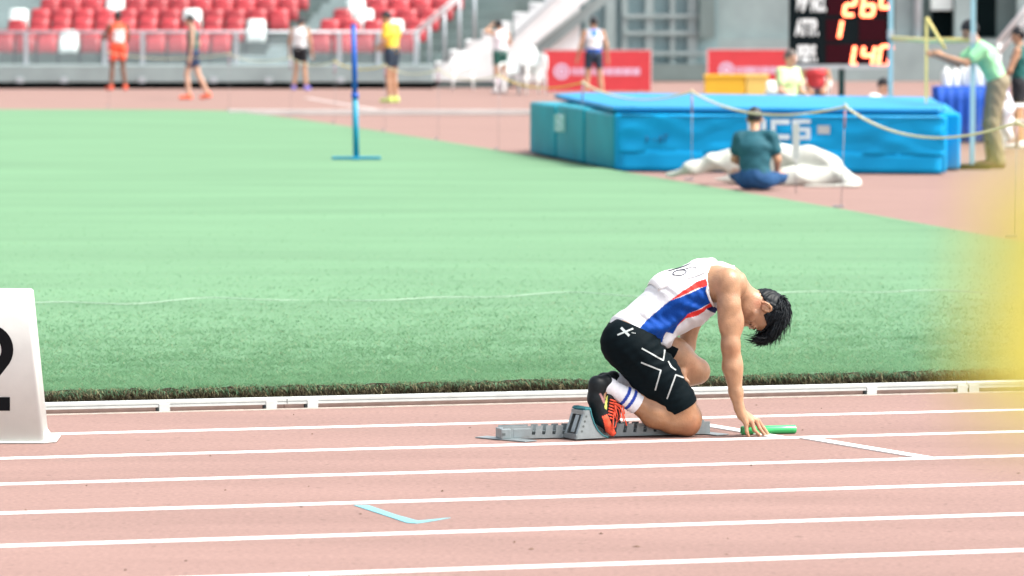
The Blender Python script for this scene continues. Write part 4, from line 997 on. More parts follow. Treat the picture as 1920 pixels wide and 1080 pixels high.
# ================================================================== PEOPLE IN THE BACKGROUND
def skin_mat(name, c): return mat(name, c, rough=0.5, var=0.05, scale=15, sss=0.05)
SK1 = skin_mat('skin_warm', (0.44, 0.245, 0.15)); SK2 = skin_mat('skin_brown', (0.17, 0.085, 0.055)); SK3 = skin_mat('skin_pale', (0.52, 0.32, 0.23))
def cloth(name, c): return mat(name, c, rough=0.75, var=0.08, scale=10, bump=0.3, bscale=25)
def person(label, loc, rz, J=None, H=1.74, skin=SK1, hair=(0.012, 0.012, 0.015), top=None, bottom=None, shoes=None, socks=None, sleeves=False, pants=False, res=0.0125, hairlen=0.0, bib=None, untuck=0.0):
    """upright human figure; J overrides joints (x forward, y to the figure's left, z up) for the pose"""
    k = H / 1.75
    j = dict(pel=(0, 0, 0.97), chest=(0.0, 0, 1.30), neck=(0.01, 0, 1.47), head=(0.03, 0, 1.625),
             hipL=(0, 0.09, 0.93), hipR=(0, -0.09, 0.93), kneL=(0.02, 0.10, 0.51), kneR=(0.02, -0.10, 0.51), ankL=(-0.02, 0.10, 0.09), ankR=(-0.02, -0.10, 0.09),
             toeL=(0.15, 0.12, 0.035), toeR=(0.15, -0.12, 0.035),
             shL=(0, 0.185, 1.42), shR=(0, -0.185, 1.42), elL=(-0.02, 0.25, 1.14), elR=(-0.02, -0.25, 1.14), wrL=(0.05, 0.27, 0.89), wrR=(0.05, -0.27, 0.89))
    if J: j.update(J)
    j = {a: np.array(b, float) for a, b in j.items()}
    def V(a): return j[a]
    fdir = j['head'] - j['neck']; fdir = fdir / np.linalg.norm(fdir)
    face = np.array(J.get('face', (1, 0, 0)) if J else (1, 0, 0), float); face -= fdir * (face @ fdir); face /= np.linalg.norm(face)
    latv = np.cross(fdir, face)
    Rm = [list(face), list(latv), list(fdir)]
    hc_ = j['head']
    def hp(f, l, u): return hc_ + face * f + latv * l + fdir * u
    sp = (1, 1.45, 1)
    tors = [('l', V('pel'), (V('pel') + V('chest')) / 2, 0.105, 0.095, dict(k=0.04, lat=sp)), ('l', (V('pel') + V('chest')) / 2, V('chest'), 0.095, 0.115, dict(k=0.04, lat=sp)),
            ('l', V('chest'), V('chest') * 0.35 + V('neck') * 0.65, 0.112, 0.075, dict(k=0.04, lat=(1, 1.5, 1)))]
    legs, arms, up, feet, sock_ = [], [], [], [], []
    for s in 'LR':
        legs += [('l', V('hip' + s), V('kne' + s), 0.088, 0.055, dict(k=0.03))]
        cm = V('kne' + s) * 0.7 + V('ank' + s) * 0.3
        sock_ += [('l', cm, V('ank' + s), 0.056, 0.036, dict(k=0.02))]
        feet += [('l', V('ank' + s) - (0, 0, 0.04), V('toe' + s), 0.040, 0.032, dict(k=0.02)), ('l', V('ank' + s) - (0.02, 0, 0.045), V('ank' + s), 0.040, 0.036, dict(k=0.02))]
        up += [('l', V('sh' + s), V('el' + s), 0.055, 0.042, dict(k=0.03))]
        arms += [('l', V('el' + s), V('wr' + s), 0.043, 0.026, dict(k=0.02))]
        d = V('wr' + s) - V('el' + s); d /= np.linalg.norm(d)
        side = np.cross(d, (0, 1, 0.2)); side /= np.linalg.norm(side); nrm = np.cross(d, side)
        pw = V('wr' + s) + d * 0.085
        arms.append(('l', V('wr' + s), pw, 0.026, 0.030, dict(k=0.015)))
        for q, ln in ((-0.03, 0.075), (-0.01, 0.09), (0.01, 0.088), (0.03, 0.07)):
            m_ = pw + side * q + d * ln * 0.55
            arms += [('l', pw + side * q * 0.9, m_, 0.011, 0.010, dict(k=0.004)), ('l', m_, m_ + d * ln * 0.4 + nrm * 0.02, 0.010, 0.008, dict(k=0.004))]
        arms.append(('l', V('wr' + s) + d * 0.03 + side * 0.02, V('wr' + s) + d * 0.09 + side * 0.055, 0.013, 0.010, dict(k=0.008)))
    hd_ = [('l', V('neck') - fdir * 0.04, V('neck') + fdir * 0.06, 0.058, 0.053, dict(k=0.03)),
           ('e', hp(-0.005, 0, 0.02), (0.095, 0.075, 0.10), dict(R=Rm, k=0.02)), ('e', hp(0.03, 0, -0.05), (0.058, 0.055, 0.066), dict(R=Rm, k=0.02)),
           ('l', hp(0.09, 0, 0.0), hp(0.108, 0, -0.03), 0.009, 0.014, dict(k=0.01)), ('l', hp(0.082, -0.03, 0.02), hp(0.082, 0.03, 0.02), 0.014, 0.014, dict(k=0.01)),
           ('l', hp(0.078, -0.018, -0.065), hp(0.078, 0.018, -0.065), 0.010, 0.010, dict(k=0.008)),
           ('e', hp(-0.01, 0.08, -0.01), (0.02, 0.012, 0.032), dict(R=Rm, k=0.006)), ('e', hp(-0.01, -0.08, -0.01), (0.02, 0.012, 0.032), dict(R=Rm, k=0.006))]
    allp = np.array([p[1] for p in tors + legs + sock_ + feet + up + arms + hd_] + [p[2] for p in tors + legs + sock_ + feet + up + arms if p[0] == 'l'])
    lo, hi = allp.min(0) - 0.17, allp.max(0) + 0.17
    r = thing('person', label, 'person', loc, rz); r.scale = (k, k, k)
    F = Field(lo, hi, res).run(tors + legs + [('l', V('kne' + s), V('ank' + s), 0.055, 0.036, dict(k=0.02)) for s in 'LR'] + sock_ + feet + up + arms + hd_)
    for s in (-1, 1): F.ell(hp(0.10, s * 0.034, 0.0), (0.022, 0.016, 0.012), R=Rm, k=0.01, sub=True)
    field_obj('body', F, skin, r)
    for s in (-1, 1):
        bm = bmesh.new(); bmesh.ops.create_uvsphere(bm, u_segments=8, v_segments=6, radius=0.012); bmesh.ops.translate(bm, verts=bm.verts, vec=Vector(hp(0.078, s * 0.034, 0.0))); bm_obj('eye', bm, M_IRON, r, True)
    # hair
    F = Field(hc_ - 0.2, hc_ + 0.2, res * 0.8).ell(hp(-0.012, 0, 0.028), (0.104, 0.085, 0.108), R=Rm, k=0)
    if hairlen: F.limb(hp(-0.09, 0, 0.0), hp(-0.10, 0, -hairlen), 0.05, 0.02, k=0.03)
    X, Y, Z = F.grid(); dx, dy, dz = X - hc_[0], Y - hc_[1], Z - hc_[2]
    ff = dx * face[0] + dy * face[1] + dz * face[2]; uu = dx * fdir[0] + dy * fdir[1] + dz * fdir[2]
    F.keep(np.interp(ff, [-0.12, -0.05, -0.02, 0.02, 0.06, 0.1], [-0.30 if hairlen else -0.06, -0.05, -0.01, 0.02, 0.055, 0.06]) - uu)
    F.f = (F.f + 0.004 * np.sin(dy * 150 + 4 * np.sin(dx * 60)) * np.sin(dz * 130)).astype(np.float32)
    field_obj('hair', F, mat('hair_colour', hair, rough=0.45, var=0.2, scale=30), r)
    ax = (V('chest') - V('pel')); axl = np.linalg.norm(ax); ax = ax / axl
    if top is not None:
        F = Field(lo, hi, res).run(tors, inf=0.014)
        F.run([('l', (V('sh' + s) * 0.75 + V('neck') * 0.25), V('neck') * 0.45 + V('sh' + s) * 0.55, 0.055, 0.05, dict(k=0.03)) for s in 'LR'], inf=0.006)
        if sleeves: F.run([('l', V('sh' + s), V('sh' + s) * 0.42 + V('el' + s) * 0.58, 0.064, 0.062, dict(k=0.03)) for s in 'LR'], inf=0.010)
        X, Y, Z = F.grid()
        F.f = (F.f + 0.004 * np.sin(Z * 45 + 5 * np.sin(Y * 14 + X * 9)) * np.sin(Y * 30 + X * 20)).astype(np.float32)
        ub = V('pel') - ax * (untuck if untuck else (0.06 if not pants else -0.02))
        F.keep(-((X - ub[0]) * ax[0] + (Y - ub[1]) * ax[1] + (Z - ub[2]) * ax[2]))
        nk = V('neck') + fdir * 0.0
        F.keep((X - nk[0]) * fdir[0] + (Y - nk[1]) * fdir[1] + (Z - nk[2]) * fdir[2] - 0.012)
        if not sleeves:
            for s in 'LR':
                q = V('sh' + s) + (V('sh' + s) - V('neck')) * 0.10; F.ell(q, (0.075, 0.075, 0.12), k=0.0, sub=True)
        t_ = field_obj('shirt', F, M_PATTERN if callable(top) else top, r, (lambda P: top(P)) if callable(top) else None)
    if bottom is not None:
        F = Field(lo, hi, res)
        F.run([('l', V('pel'), V('pel') + ax * 0.05, 0.108, 0.10, dict(k=0.03, lat=sp))] + legs, inf=0.016 if not pants else 0.02)
        if pants: F.run([('l', V('kne' + s), V('ank' + s), 0.062, 0.056, dict(k=0.03)) for s in 'LR'], inf=0.014)
        X, Y, Z = F.grid()
        F.f = (F.f + 0.004 * np.sin(Z * 38 + 4 * np.sin(X * 20 + Y * 17))).astype(np.float32)
        up_ = V('pel') + ax * 0.07
        F.keep((X - up_[0]) * ax[0] + (Y - up_[1]) * ax[1] + (Z - up_[2]) * ax[2])
        if not pants:
            cuts = []
            for s in 'LR':
                d = V('kne' + s) - V('hip' + s); L = np.linalg.norm(d); d /= L; q = V('hip' + s) + d * L * 0.62
                cuts.append((X - q[0]) * d[0] + (Y - q[1]) * d[1] + (Z - q[2]) * d[2])
            F.keep(np.where(Y + 0 * X + 0 * Z > (V('hipL')[1] + V('hipR')[1]) / 2, cuts[0], cuts[1]))
        field_obj('trousers' if pants else 'shorts', F, bottom, r)
    if shoes is not None:
        for s in 'LR':
            F = Field(np.minimum(V('ank' + s), V('toe' + s)) - 0.12, np.maximum(V('ank' + s), V('toe' + s)) + 0.12, res * 0.8)
            F.run([('l', V('ank' + s) - (0, 0, 0.045), V('toe' + s), 0.046, 0.036, dict(k=0.02)), ('l', V('ank' + s) - (0.025, 0, 0.05), V('ank' + s) - (0.01, 0, 0.01), 0.046, 0.046, dict(k=0.02))], inf=0.004)
            X, Y, Z = F.grid(); F.keep(0.002 - Z + 0 * X + 0 * Y if V('toe' + s)[2] < 0.05 else F.f)
            field_obj('shoe', F, shoes, r)
    if socks is not None:
        for s in 'LR':
            F = Field(np.minimum(V('ank' + s), V('kne' + s)) - 0.15, np.maximum(V('ank' + s), V('kne' + s)) + 0.15, res * 0.8)
            F.limb(V('kne' + s) * 0.6 + V('ank' + s) * 0.4, V('ank' + s), 0.060, 0.042)
            field_obj('sock', F, socks, r)
    return r
M_PATTERN = mat('printed_jersey', (1, 1, 1), rough=0.75, var=0.06, scale=10, attr=True, bump=0.3, bscale=25)
def pos(px, py): p = G(px, py); return (p.x, p.y, 0)
C_OR = np.array([0.75, 0.10, 0.04]); C_W = np.array([0.78, 0.78, 0.78])
R90 = math.pi / 2
# 1 orange outfit with white number, back to us
def top1(P):
    C = np.tile(C_OR, (len(P), 1)); C[(np.abs(P[:, 1]) < 0.125) & (P[:, 2] > 1.06) & (P[:, 2] < 1.33) & (P[:, 0] < 0)] = C_W; return C
person('dark-skinned athlete in orange kit with a large white number, far left by the balustrade', pos(222, 169), R90 + 0.25, dict(kneL=(0.02, 0.13, 0.51), ankL=(-0.02, 0.17, 0.09), toeL=(0.12, 0.24, 0.035), ankR=(-0.02, -0.15, 0.09), toeR=(0.13, -0.18, 0.035), elL=(0.06, 0.31, 1.16), wrL=(0.20, 0.18, 1.12), elR=(0.0, -0.22, 1.15), wrR=(0.16, -0.16, 1.0)),
       H=1.73, skin=SK2, top=top1, bottom=cloth('orange_shorts', (0.80, 0.09, 0.04)), shoes=cloth('orange_shoes', (0.70, 0.10, 0.05)))
# 2 walker facing left
person('athlete in dark teal vest walking left in orange shoes, in front of the seats', pos(362, 186), math.pi, dict(head=(0.06, 0, 1.61), kneL=(0.12, 0.09, 0.52), ankL=(0.08, 0.09, 0.09), toeL=(0.25, 0.09, 0.035), kneR=(-0.10, -0.09, 0.52), ankR=(-0.30, -0.10, 0.12), toeR=(-0.16, -0.12, 0.035), elL=(0.0, 0.23, 1.13), wrL=(0.04, 0.22, 0.87), elR=(-0.1, -0.24, 1.14), wrR=(-0.02, -0.26, 0.89)),
       H=1.70, skin=SK3, top=cloth('dark_teal_vest', (0.008, 0.10, 0.09)), bottom=cloth('navy_shorts', (0.012, 0.03, 0.08)), shoes=cloth('coral_shoes', (0.85, 0.16, 0.08)))
# 3 white top
person('athlete in white top and black shorts standing before the aisle steps', pos(563, 169), R90 - 0.2, dict(ankL=(-0.02, 0.15, 0.09), toeL=(0.11, 0.2, 0.035), ankR=(-0.02, -0.15, 0.09), toeR=(0.12, -0.2, 0.035), head=(0.07, -0.02, 1.60)),
       H=1.62, skin=SK1, top=cloth('white_top', (0.74, 0.76, 0.76)), bottom=cloth('black_shorts', (0.010, 0.012, 0.016)), shoes=cloth('violet_shoes', (0.16, 0.14, 0.50)), hairlen=0.12)
# 4 yellow vest
person('man in long yellow vest and lime shoes right of the blue post', pos(735, 192), 2.6, dict(head=(0.12, 0, 1.60), neck=(0.05, 0, 1.47), chest=(0.02, 0, 1.30), pel=(0, 0, 0.99), elL=(0.04, 0.24, 1.15), wrL=(0.22, 0.14, 1.05), elR=(0.04, -0.24, 1.15), wrR=(0.22, -0.14, 1.05), face=(1, 0, -0.5)),
       H=1.80, skin=SK1, top=cloth('yellow_vest', (0.78, 0.50, 0.05)), bottom=cloth('charcoal_shorts', (0.02, 0.035, 0.06)), shoes=cloth('lime_shoes', (0.55, 0.70, 0.18)), sleeves=True)
# 5 person at the stairs, hand raised to head
person('slim athlete in pale top and white knee socks at the white stairs', pos(938, 174), R90 + 0.5, dict(elL=(0.10, 0.34, 1.46), wrL=(0.16, 0.16, 1.60), elR=(0.0, -0.27, 1.17), wrR=(0.1, -0.16, 1.2), head=(0.04, 0.02, 1.61)),
       H=1.56, skin=SK1, top=cloth('blush_top', (0.72, 0.68, 0.72)), bottom=cloth('dark_green_briefs', (0.02, 0.10, 0.08)), shoes=cloth('white_shoes', (0.75, 0.75, 0.74)), socks=cloth('white_socks', (0.78, 0.78, 0.78)))
# 6 blue and white vest, back to us
def top6(P):
    C = np.tile(np.array([0.55, 0.60, 0.70]), (len(P), 1)); b = P[:, 0] < 0.02
    C[b & (np.abs(P[:, 1]) < 0.06) & (P[:, 2] > 1.32)] = (0.03, 0.16, 0.55); C[b & (np.abs(P[:, 1]) < 0.125) & (P[:, 2] > 1.09) & (P[:, 2] < 1.33)] = (0.8, 0.8, 0.8)
    C[P[:, 2] < 1.09] = (0.01, 0.09, 0.45); return C
person('athlete seen from behind in blue and white vest before the red banner', pos(1113, 188), R90 + 0.15, dict(kneL=(0.02, 0.13, 0.51), ankL=(-0.02, 0.17, 0.09), toeL=(0.13, 0.2, 0.035), kneR=(0.02, -0.14, 0.51), ankR=(-0.02, -0.18, 0.09), toeR=(0.13, -0.2, 0.035), elL=(-0.02, 0.28, 1.14), wrL=(0.03, 0.33, 0.90), elR=(-0.02, -0.27, 1.14), wrR=(0.03, -0.30, 0.88)),
       H=1.66, skin=SK1, top=top6, bottom=MATS['charcoal_shorts'], shoes=MATS['white_shoes'])
# seated figures: shared pose
SIT = dict(pel=(0, 0, 0.50), chest=(0.02, 0, 0.83), neck=(0.03, 0, 1.0), head=(0.06, 0, 1.15), hipL=(0.02, 0.09, 0.46), hipR=(0.02, -0.09, 0.46), kneL=(0.42, 0.11, 0.48), kneR=(0.42, -0.11, 0.48), ankL=(0.40, 0.11, 0.09), ankR=(0.40, -0.11, 0.09), toeL=(0.56, 0.12, 0.035), toeR=(0.56, -0.12, 0.035),
           shL=(0.02, 0.185, 0.95), shR=(0.02, -0.185, 0.95), elL=(0.06, 0.25, 0.68), elR=(0.06, -0.25, 0.68), wrL=(0.28, 0.17, 0.58), wrR=(0.28, -0.17, 0.58))
M_LIME = cloth('pale_lime_polo', (0.50, 0.68, 0.34)); M_GREENPOLO = cloth('mint_polo', (0.30, 0.66, 0.36))
M_CHAIR = mat('white_plastic_chair', (0.74, 0.78, 0.77), rough=0.4, var=0.04, scale=8)
def plastic_chair(label, loc, rz, grp=None, parent=None):
    r = thing('plastic_chair', label, 'chair', loc, rz, grp)
    shell('seat', 6, 6, lambda s, t: Vector((-0.21 + 0.43 * t, (s - 0.5) * 0.42, 0.42 + 0.015 * math.cos(math.pi * (2 * s - 1)) * -1 + 0.02 * t ** 4)), 0.015, M_CHAIR, r)
    shell('backrest', 8, 6, lambda s, t: Vector((-0.21 - 0.11 * t + 0.06 * (2 * s - 1) ** 2, (s - 0.5) * (0.44 - 0.10 * t ** 3), 0.43 + 0.40 * t - 0.05 * (2 * s - 1) ** 4 * t)), 0.015, M_CHAIR, r)
    for sx_, sy_ in ((1, 1), (1, -1), (-1, 1), (-1, -1)):
        tube('leg', [(0.20 * sx_, 0.19 * sy_, 0.42), (0.24 * sx_, 0.23 * sy_, 0.0)], [0.028, 0.018], M_CHAIR, r, n=6)
    for sy_ in (1, -1):
        tube('armrest', [(-0.25, 0.22 * sy_, 0.66), (0.05, 0.25 * sy_, 0.64), (0.22, 0.24 * sy_, 0.61), (0.22, 0.21 * sy_, 0.44)], 0.022, M_CHAIR, r, n=6)
    return r
pc = AT(1476, 180, 74.0); rz7 = -math.pi * 0.22
plastic_chair('white plastic chair under the seated official behind the blue mat', (pc.x, pc.y, 0), rz7)
person('seated official in pale lime polo behind the blue mat, right of the yellow crates', (pc.x, pc.y, 0), rz7, SIT, H=1.78, skin=SK3, hair=(0.10, 0.085, 0.075), top=M_LIME, bottom=cloth('grey_trousers', (0.12, 0.12, 0.12)), shoes=MATS['black_shorts'], sleeves=True, pants=True)
p8 = AT(1529, 180, 84.0)
plastic_chair('white plastic chair under the figure in red vest behind the mat', (p8.x, p8.y, 0), -R90)
person('figure in a red vest seated half hidden under the scoreboard', (p8.x, p8.y, 0), -R90, SIT, H=1.66, skin=SK1, top=cloth('red_vest', (0.62, 0.06, 0.07)), bottom=MATS['charcoal_shorts'], shoes=MATS['white_shoes'], res=0.014)
# 10 man sitting on the ground, back to us
SITG = dict(pel=(0, 0, 0.13), chest=(0.05, 0.01, 0.44), neck=(0.12, 0.015, 0.615), head=(0.19, 0.02, 0.755), face=(1, 0, -0.6), hipL=(0.03, 0.09, 0.10), hipR=(0.03, -0.09, 0.10), kneL=(0.30, 0.235, 0.16), kneR=(0.36, -0.255, 0.13), ankL=(0.42, -0.02, 0.08), ankR=(0.52, 0.03, 0.08), toeL=(0.48, -0.15, 0.05), toeR=(0.58, 0.16, 0.05),
            shL=(0.08, 0.18, 0.555), shR=(0.06, -0.175, 0.565), elL=(0.13, 0.235, 0.32), elR=(0.06, -0.235, 0.32), wrL=(0.34, 0.14, 0.24), wrR=(0.28, -0.22, 0.18))
p9 = AT(1634, 180, 75.0)
person('person sitting low with the head showing over the mat, right of the scoreboard pole', (p9.x, p9.y, 0.0), -0.3, SITG, H=1.70, skin=SK3, top=MATS['white_top'], bottom=MATS['grey_trousers'], shoes=MATS['black_shorts'], sleeves=True, pants=True, res=0.014)
p10 = G(1416, 358)
person('man in dark teal t-shirt sitting on the ground beside the white canvas', (p10.x, p10.y, 0.02), R90 - 0.12, SITG, H=1.76, skin=SK1, top=cloth('teal_tshirt', (0.009, 0.085, 0.115)), bottom=cloth('blue_trousers', (0.006, 0.06, 0.17)), shoes=MATS['charcoal_shorts'], sleeves=True, pants=True, res=0.010, untuck=0.10)
# 11 official in green polo steadying the bar
p11 = G(1862, 316)
LEAN = dict(pel=(-0.06, 0, 1.0), chest=(0.10, 0, 1.30), neck=(0.20, 0, 1.45), head=(0.28, 0, 1.59), hipL=(-0.04, 0.09, 0.95), hipR=(-0.04, -0.09, 0.95), kneL=(0.03, 0.12, 0.52), kneR=(0.02, -0.12, 0.52), ankL=(-0.05, 0.14, 0.09), ankR=(-0.02, -0.15, 0.09), toeL=(0.13, 0.14, 0.035), toeR=(0.16, -0.15, 0.035),
            shL=(0.17, 0.19, 1.38), shR=(0.17, -0.19, 1.38), elL=(0.37, 0.20, 1.22), elR=(0.38, -0.20, 1.21), wrL=(0.60, 0.10, 1.30), wrR=(0.62, -0.12, 1.29))
person('official in mint green polo and khaki trousers reaching both arms to the crossbar', (p11.x, p11.y, 0), math.pi + 0.12, LEAN, H=1.86, skin=SK1, top=M_GREENPOLO, bottom=cloth('khaki_trousers', (0.23, 0.20, 0.13)), shoes=cloth('brown_shoes', (0.12, 0.06, 0.04)), sleeves=True, pants=True, res=0.010)
# 12 athlete cut by the right edge
p12 = AT(1912, 180, 68.0)
person('athlete in dark teal vest cut off by the right edge behind the official', (p12.x, p12.y, 0), math.pi - 0.3, dict(elL=(0.1, 0.24, 1.13), wrL=(0.2, 0.1, 0.95)), H=1.68, skin=SK1, top=MATS['dark_teal_vest'], bottom=MATS['black_shorts'], shoes=MATS['white_shoes'], res=0.0125)
# ================================================================== HIGH JUMP MAT
M_MAT = mat('mat_blue_vinyl', (0.001, 0.30, 0.60), rough=0.5, var=0.12, scale=1.2, bump=0.6, bscale=2.2, spec=0.2)
M_MATT = mat('mat_teal_vinyl', (0.001, 0.255, 0.34), rough=0.5, var=0.14, scale=1.6, bump=0.6, bscale=3, spec=0.15)
M_MATTOP = mat('mat_top_mesh', (0.006, 0.215, 0.44), rough=0.6, var=0.08, scale=2, bump=0.2, bscale=30)
A_, B_, C_ = G(1152, 322), G(1776, 328), G(992, 289)
D_ = Vector((0.95, 68.0, 0)); E_ = Vector((5.72, 65.0, 0)); 
hj = thing('landing_mat', 'big blue high jump landing mat with teal side panels and white letters', 'landing mat', (A_.x, A_.y, 0))
def rel(v): return (v.x - A_.x, v.y - A_.y)
def block(name, poly, z0, z1, mt, bev=0.05): return prism(name, poly, z0, z1, mt, hj, 'z', bev, True, 4)
inA = Vector((A_.x + 0.25, A_.y + 2.4, 0)); inB = B_ + Vector((-0.05, 2.6, 0))
block('front_block', [rel(A_), rel(B_), rel(inB), rel(inA)], 0.02, 0.70, M_MAT, 0.05)
E1 = G(1801, 321)
block('right_block', [rel(E1 + Vector((-0.95, 0.25, 0))), rel(E1), rel(E_), rel(E_ + Vector((-1.2, 0.2, 0)))], 0.02, 0.70, M_MAT, 0.05)
for i in range(3):
    q0 = A_.lerp(C_, i / 3 + 0.012); q1 = A_.lerp(C_, (i + 1) / 3 - 0.008); ins = Vector((0.8, 0.35, 0))
    pn = block('side_panel', [rel(q0), rel(q0 + ins), rel(q1 + ins), rel(q1)], 0.02, 0.70 + 0.015 * (i % 2), M_MATT, 0.045)
block('core', [rel(A_ + Vector((0.9, 1.2, 0))), rel(B_ + Vector((-0.4, 1.6, 0))), rel(E_ + Vector((-0.4, 0, 0))), rel(D_), rel(C_ + Vector((0.5, 0.2, 0)))], 0.03, 0.705, M_MAT, 0.03)
ed = Vector((0.0, 0.0, 0))
block('top_pad', [rel(A_ + Vector((-0.02, 0.10, 0))), rel(B_ + Vector((-0.08, 0.12, 0))), rel(E1 + Vector((-0.15, 0.6, 0))), rel(E_ + Vector((-0.2, 0, 0))), rel(D_), rel(C_ + Vector((0.35, 0.9, 0)))], 0.722, 0.785, M_MATTOP, 0.028)
# skirt lap along the foot of the front block, and its welt
fdir = (B_ - A_).normalized(); fn = Vector((fdir.y, -fdir.x, 0))
def fpt(px, py, off=0.004):
    d = ray(px, py); c = Vector((0, 0, CAMH)); t = (A_ - c).dot(fn) / d.dot(fn); p = c + d * t + fn * off
    return Vector((p.x - A_.x, p.y - A_.y, p.z))
Lf = (B_ - A_).length
shell('skirt', 40, 4, lambda s, t: Vector((0, 0, 0)) + Vector((fdir.x, fdir.y, 0)) * (0.06 + (Lf - 0.12) * s) + fn * (0.008 + 0.03 * (1 - t) * (0.5 + 0.5 * math.sin(s * 31 + 3 * math.sin(s * 9)))) + Vector((0, 0, 0.02 + 0.23 * t + (0.03 * math.sin(s * 12) if t > 0.9 else 0))), 0.006, M_MAT, hj)
def cover_fn(s, t):
    w1 = math.sin(s * 17 + 2.2 * math.sin(t * 4 + s * 6)) * math.sin(t * 3.1); w2 = math.sin(s * 41 + t * 9); w3 = math.sin((s * 3 - t) * 9 + math.sin(s * 23))
    return Vector((fdir.x, fdir.y, 0)) * (0.04 + (Lf - 0.08) * s) + fn * (0.010 + 0.020 * w1 * (1 - 0.5 * t) + 0.006 * w2 + 0.010 * w3) + Vector((0, 0, 0.23 + 0.45 * t + (0.012 * math.sin(s * 14) if t > 0.9 else 0)))
shell('front_cover', 90, 14, cover_fn, 0.005, M_MAT, hj)
tube('piping', [fpt(1165, 216, 0.012), fpt(1300, 219, 0.014), fpt(1400, 217.5, 0.012), fpt(1560, 220, 0.014), fpt(1765, 220, 0.012)], 0.014, M_MATTOP, hj)
M_LETTER = mat('mat_letter_white', (0.66, 0.78, 0.82), rough=0.5)
def front_text(s, px, py, size, mt, nm, sx=1.0, bold=0.0):
    o = fpt(px, py, 0.007); return text_obj(nm, s, size, mt, hj, plane_m(o, fdir, (0, 0, 1)), 0.002, 0.0, sx, bold)
# square block letters U C S
def bars(px0, px1, py0, py1, segs, nm):
    a, b = fpt(px0, py1, 0.050), fpt(px1, py0, 0.050); w_, h_ = (b - a).length, b.z - a.z
    wid = math.hypot(b.x - a.x, b.y - a.y); bm = bmesh.new(); th = 0.06
    for x0, z0, x1, z1 in segs:
        c = a + Vector((fdir.x, fdir.y, 0)) * ((x0 + x1) / 2 * wid) + Vector((0, 0, (z0 + z1) / 2 * h_)); rot = Matrix.Rotation(math.atan2(fdir.y, fdir.x), 3, 'Z')
        add_box(bm, c, (abs(x1 - x0) * wid + 0.0, 0.004, abs(z1 - z0) * h_), rot)
    return bm_obj(nm, bm, M_LETTER, hj)
T = 0.24
bars(1404, 1438, 224, 261, [(0, 0, T, 1), (1 - T, 0, 1, 1), (T, 0, 1 - T, T)], 'letter')
bars(1447, 1482, 224, 261, [(0, 0, T, 1), (T, 1 - T, 1, 1), (T, 0, 1, T)], 'letter')
bars(1487, 1521, 224, 261, [(0, 0, 1, T * 0.8), (0, 1 - T * 0.8, 1, 1), (0, 0.4, 1, 0.6), (0, 0.6, T, 1 - T * 0.8), (1 - T, T * 0.8, 1, 0.4)], 'letter')
lp = fpt(1546, 243, 0.050); box('sticker', lp, (0.15, 0.004, 0.10), mat('sticker_grey', (0.42, 0.46, 0.46), rough=0.5), hj, rot=Matrix.Rotation(math.atan2(fdir.y, fdir.x), 3, 'Z'))
M_STAIN = mat('faded_print', (0.004, 0.10, 0.22), rough=0.6)
for (xa, ya, xb, yb) in ((1212, 268, 1214, 255), (1213, 262, 1219, 260), (1226, 262, 1231, 261), (1236, 268, 1240, 254), (1240, 254, 1243, 267), (1245, 254, 1254, 252), (1250, 253, 1248, 266)):
    tube('faded_mark', [fpt(xa, ya, 0.034), fpt(xb, yb, 0.034)], 0.008, M_STAIN, hj, n=5)
# white tag on the middle side panel
sdv = (C_ - A_).normalized(); sn = Vector((-sdv.y, sdv.x, 0)) * 1.0
if sn.x > 0: sn = -sn
def spt(px, py, off=0.006):
    d = ray(px, py); c = Vector((0, 0, CAMH)); t = (A_ - c).dot(sn) / d.dot(sn); p = c + d * t + sn * off
    return Vector((p.x - A_.x, p.y - A_.y, p.z))
a, b = spt(1042, 246), spt(1060, 214)
pyd('tag_ring', [spt(1041, 247, 0.012), spt(1061, 247, 0.012), spt(1061, 214, 0.012), spt(1041, 214, 0.012)], [(0, 1, 2, 3)], mat('tag_mint', (0.22, 0.50, 0.50), rough=0.5), hj)
for q in (222, 238):
    pts = [spt(1051 + 4.5 * math.cos(t), q + 6 * math.sin(t), 0.016) for t in np.linspace(0, 2 * math.pi, 13)]
    tube('emblem_loop', pts, 0.012, M_LETTER, hj, n=5)

# ================================================================== UPRIGHTS AND BAR
M_POST = mat('upright_paint', (0.30, 0.52, 0.58), rough=0.35, var=0.05, metal=0.2)
M_BARY = mat('crossbar_yellow', (0.72, 0.62, 0.22), rough=0.5)
un = G(1823, 317); uf = AT(1669, 300, 66.0); uf = Vector((uf.x, uf.y, 0))
for loc, lab in ((un, 'near pale blue high jump upright standing beside the official'), (uf, 'far pale blue high jump upright standing behind the mat beside the scoreboard')):
    r = thing('high_jump_upright', lab, 'upright', (loc.x, loc.y, 0), group='high jump uprights')
    box('post', (0, 0, 1.45), (0.062, 0.05, 2.80), M_POST, r, bev=0.006)
    box('base', (0, 0, 0.03), (0.42, 0.55, 0.055), M_BLACK, r, bev=0.015)
    box('slider', (0, 0, 1.60), (0.085, 0.07, 0.12), M_STEEL, r, bev=0.006)
    box('bar_rest', (0.0, 0.05 if loc is un else -0.05, 1.545), (0.05, 0.06, 0.012), M_STEEL, r)
bz0 = AT(1815, 75, un.y).z; bz1 = AT(1672, 72, uf.y).z
tag(tube('crossbar', [(un.x - 0.02, un.y - 0.02, bz0), ((un.x + uf.x) / 2, (un.y + uf.y) / 2, (bz0 + bz1) / 2 - 0.02), (uf.x + 0.02, uf.y, bz1)], 0.034, M_BARY, n=10), 'long yellow high jump crossbar resting between the two uprights', 'crossbar')
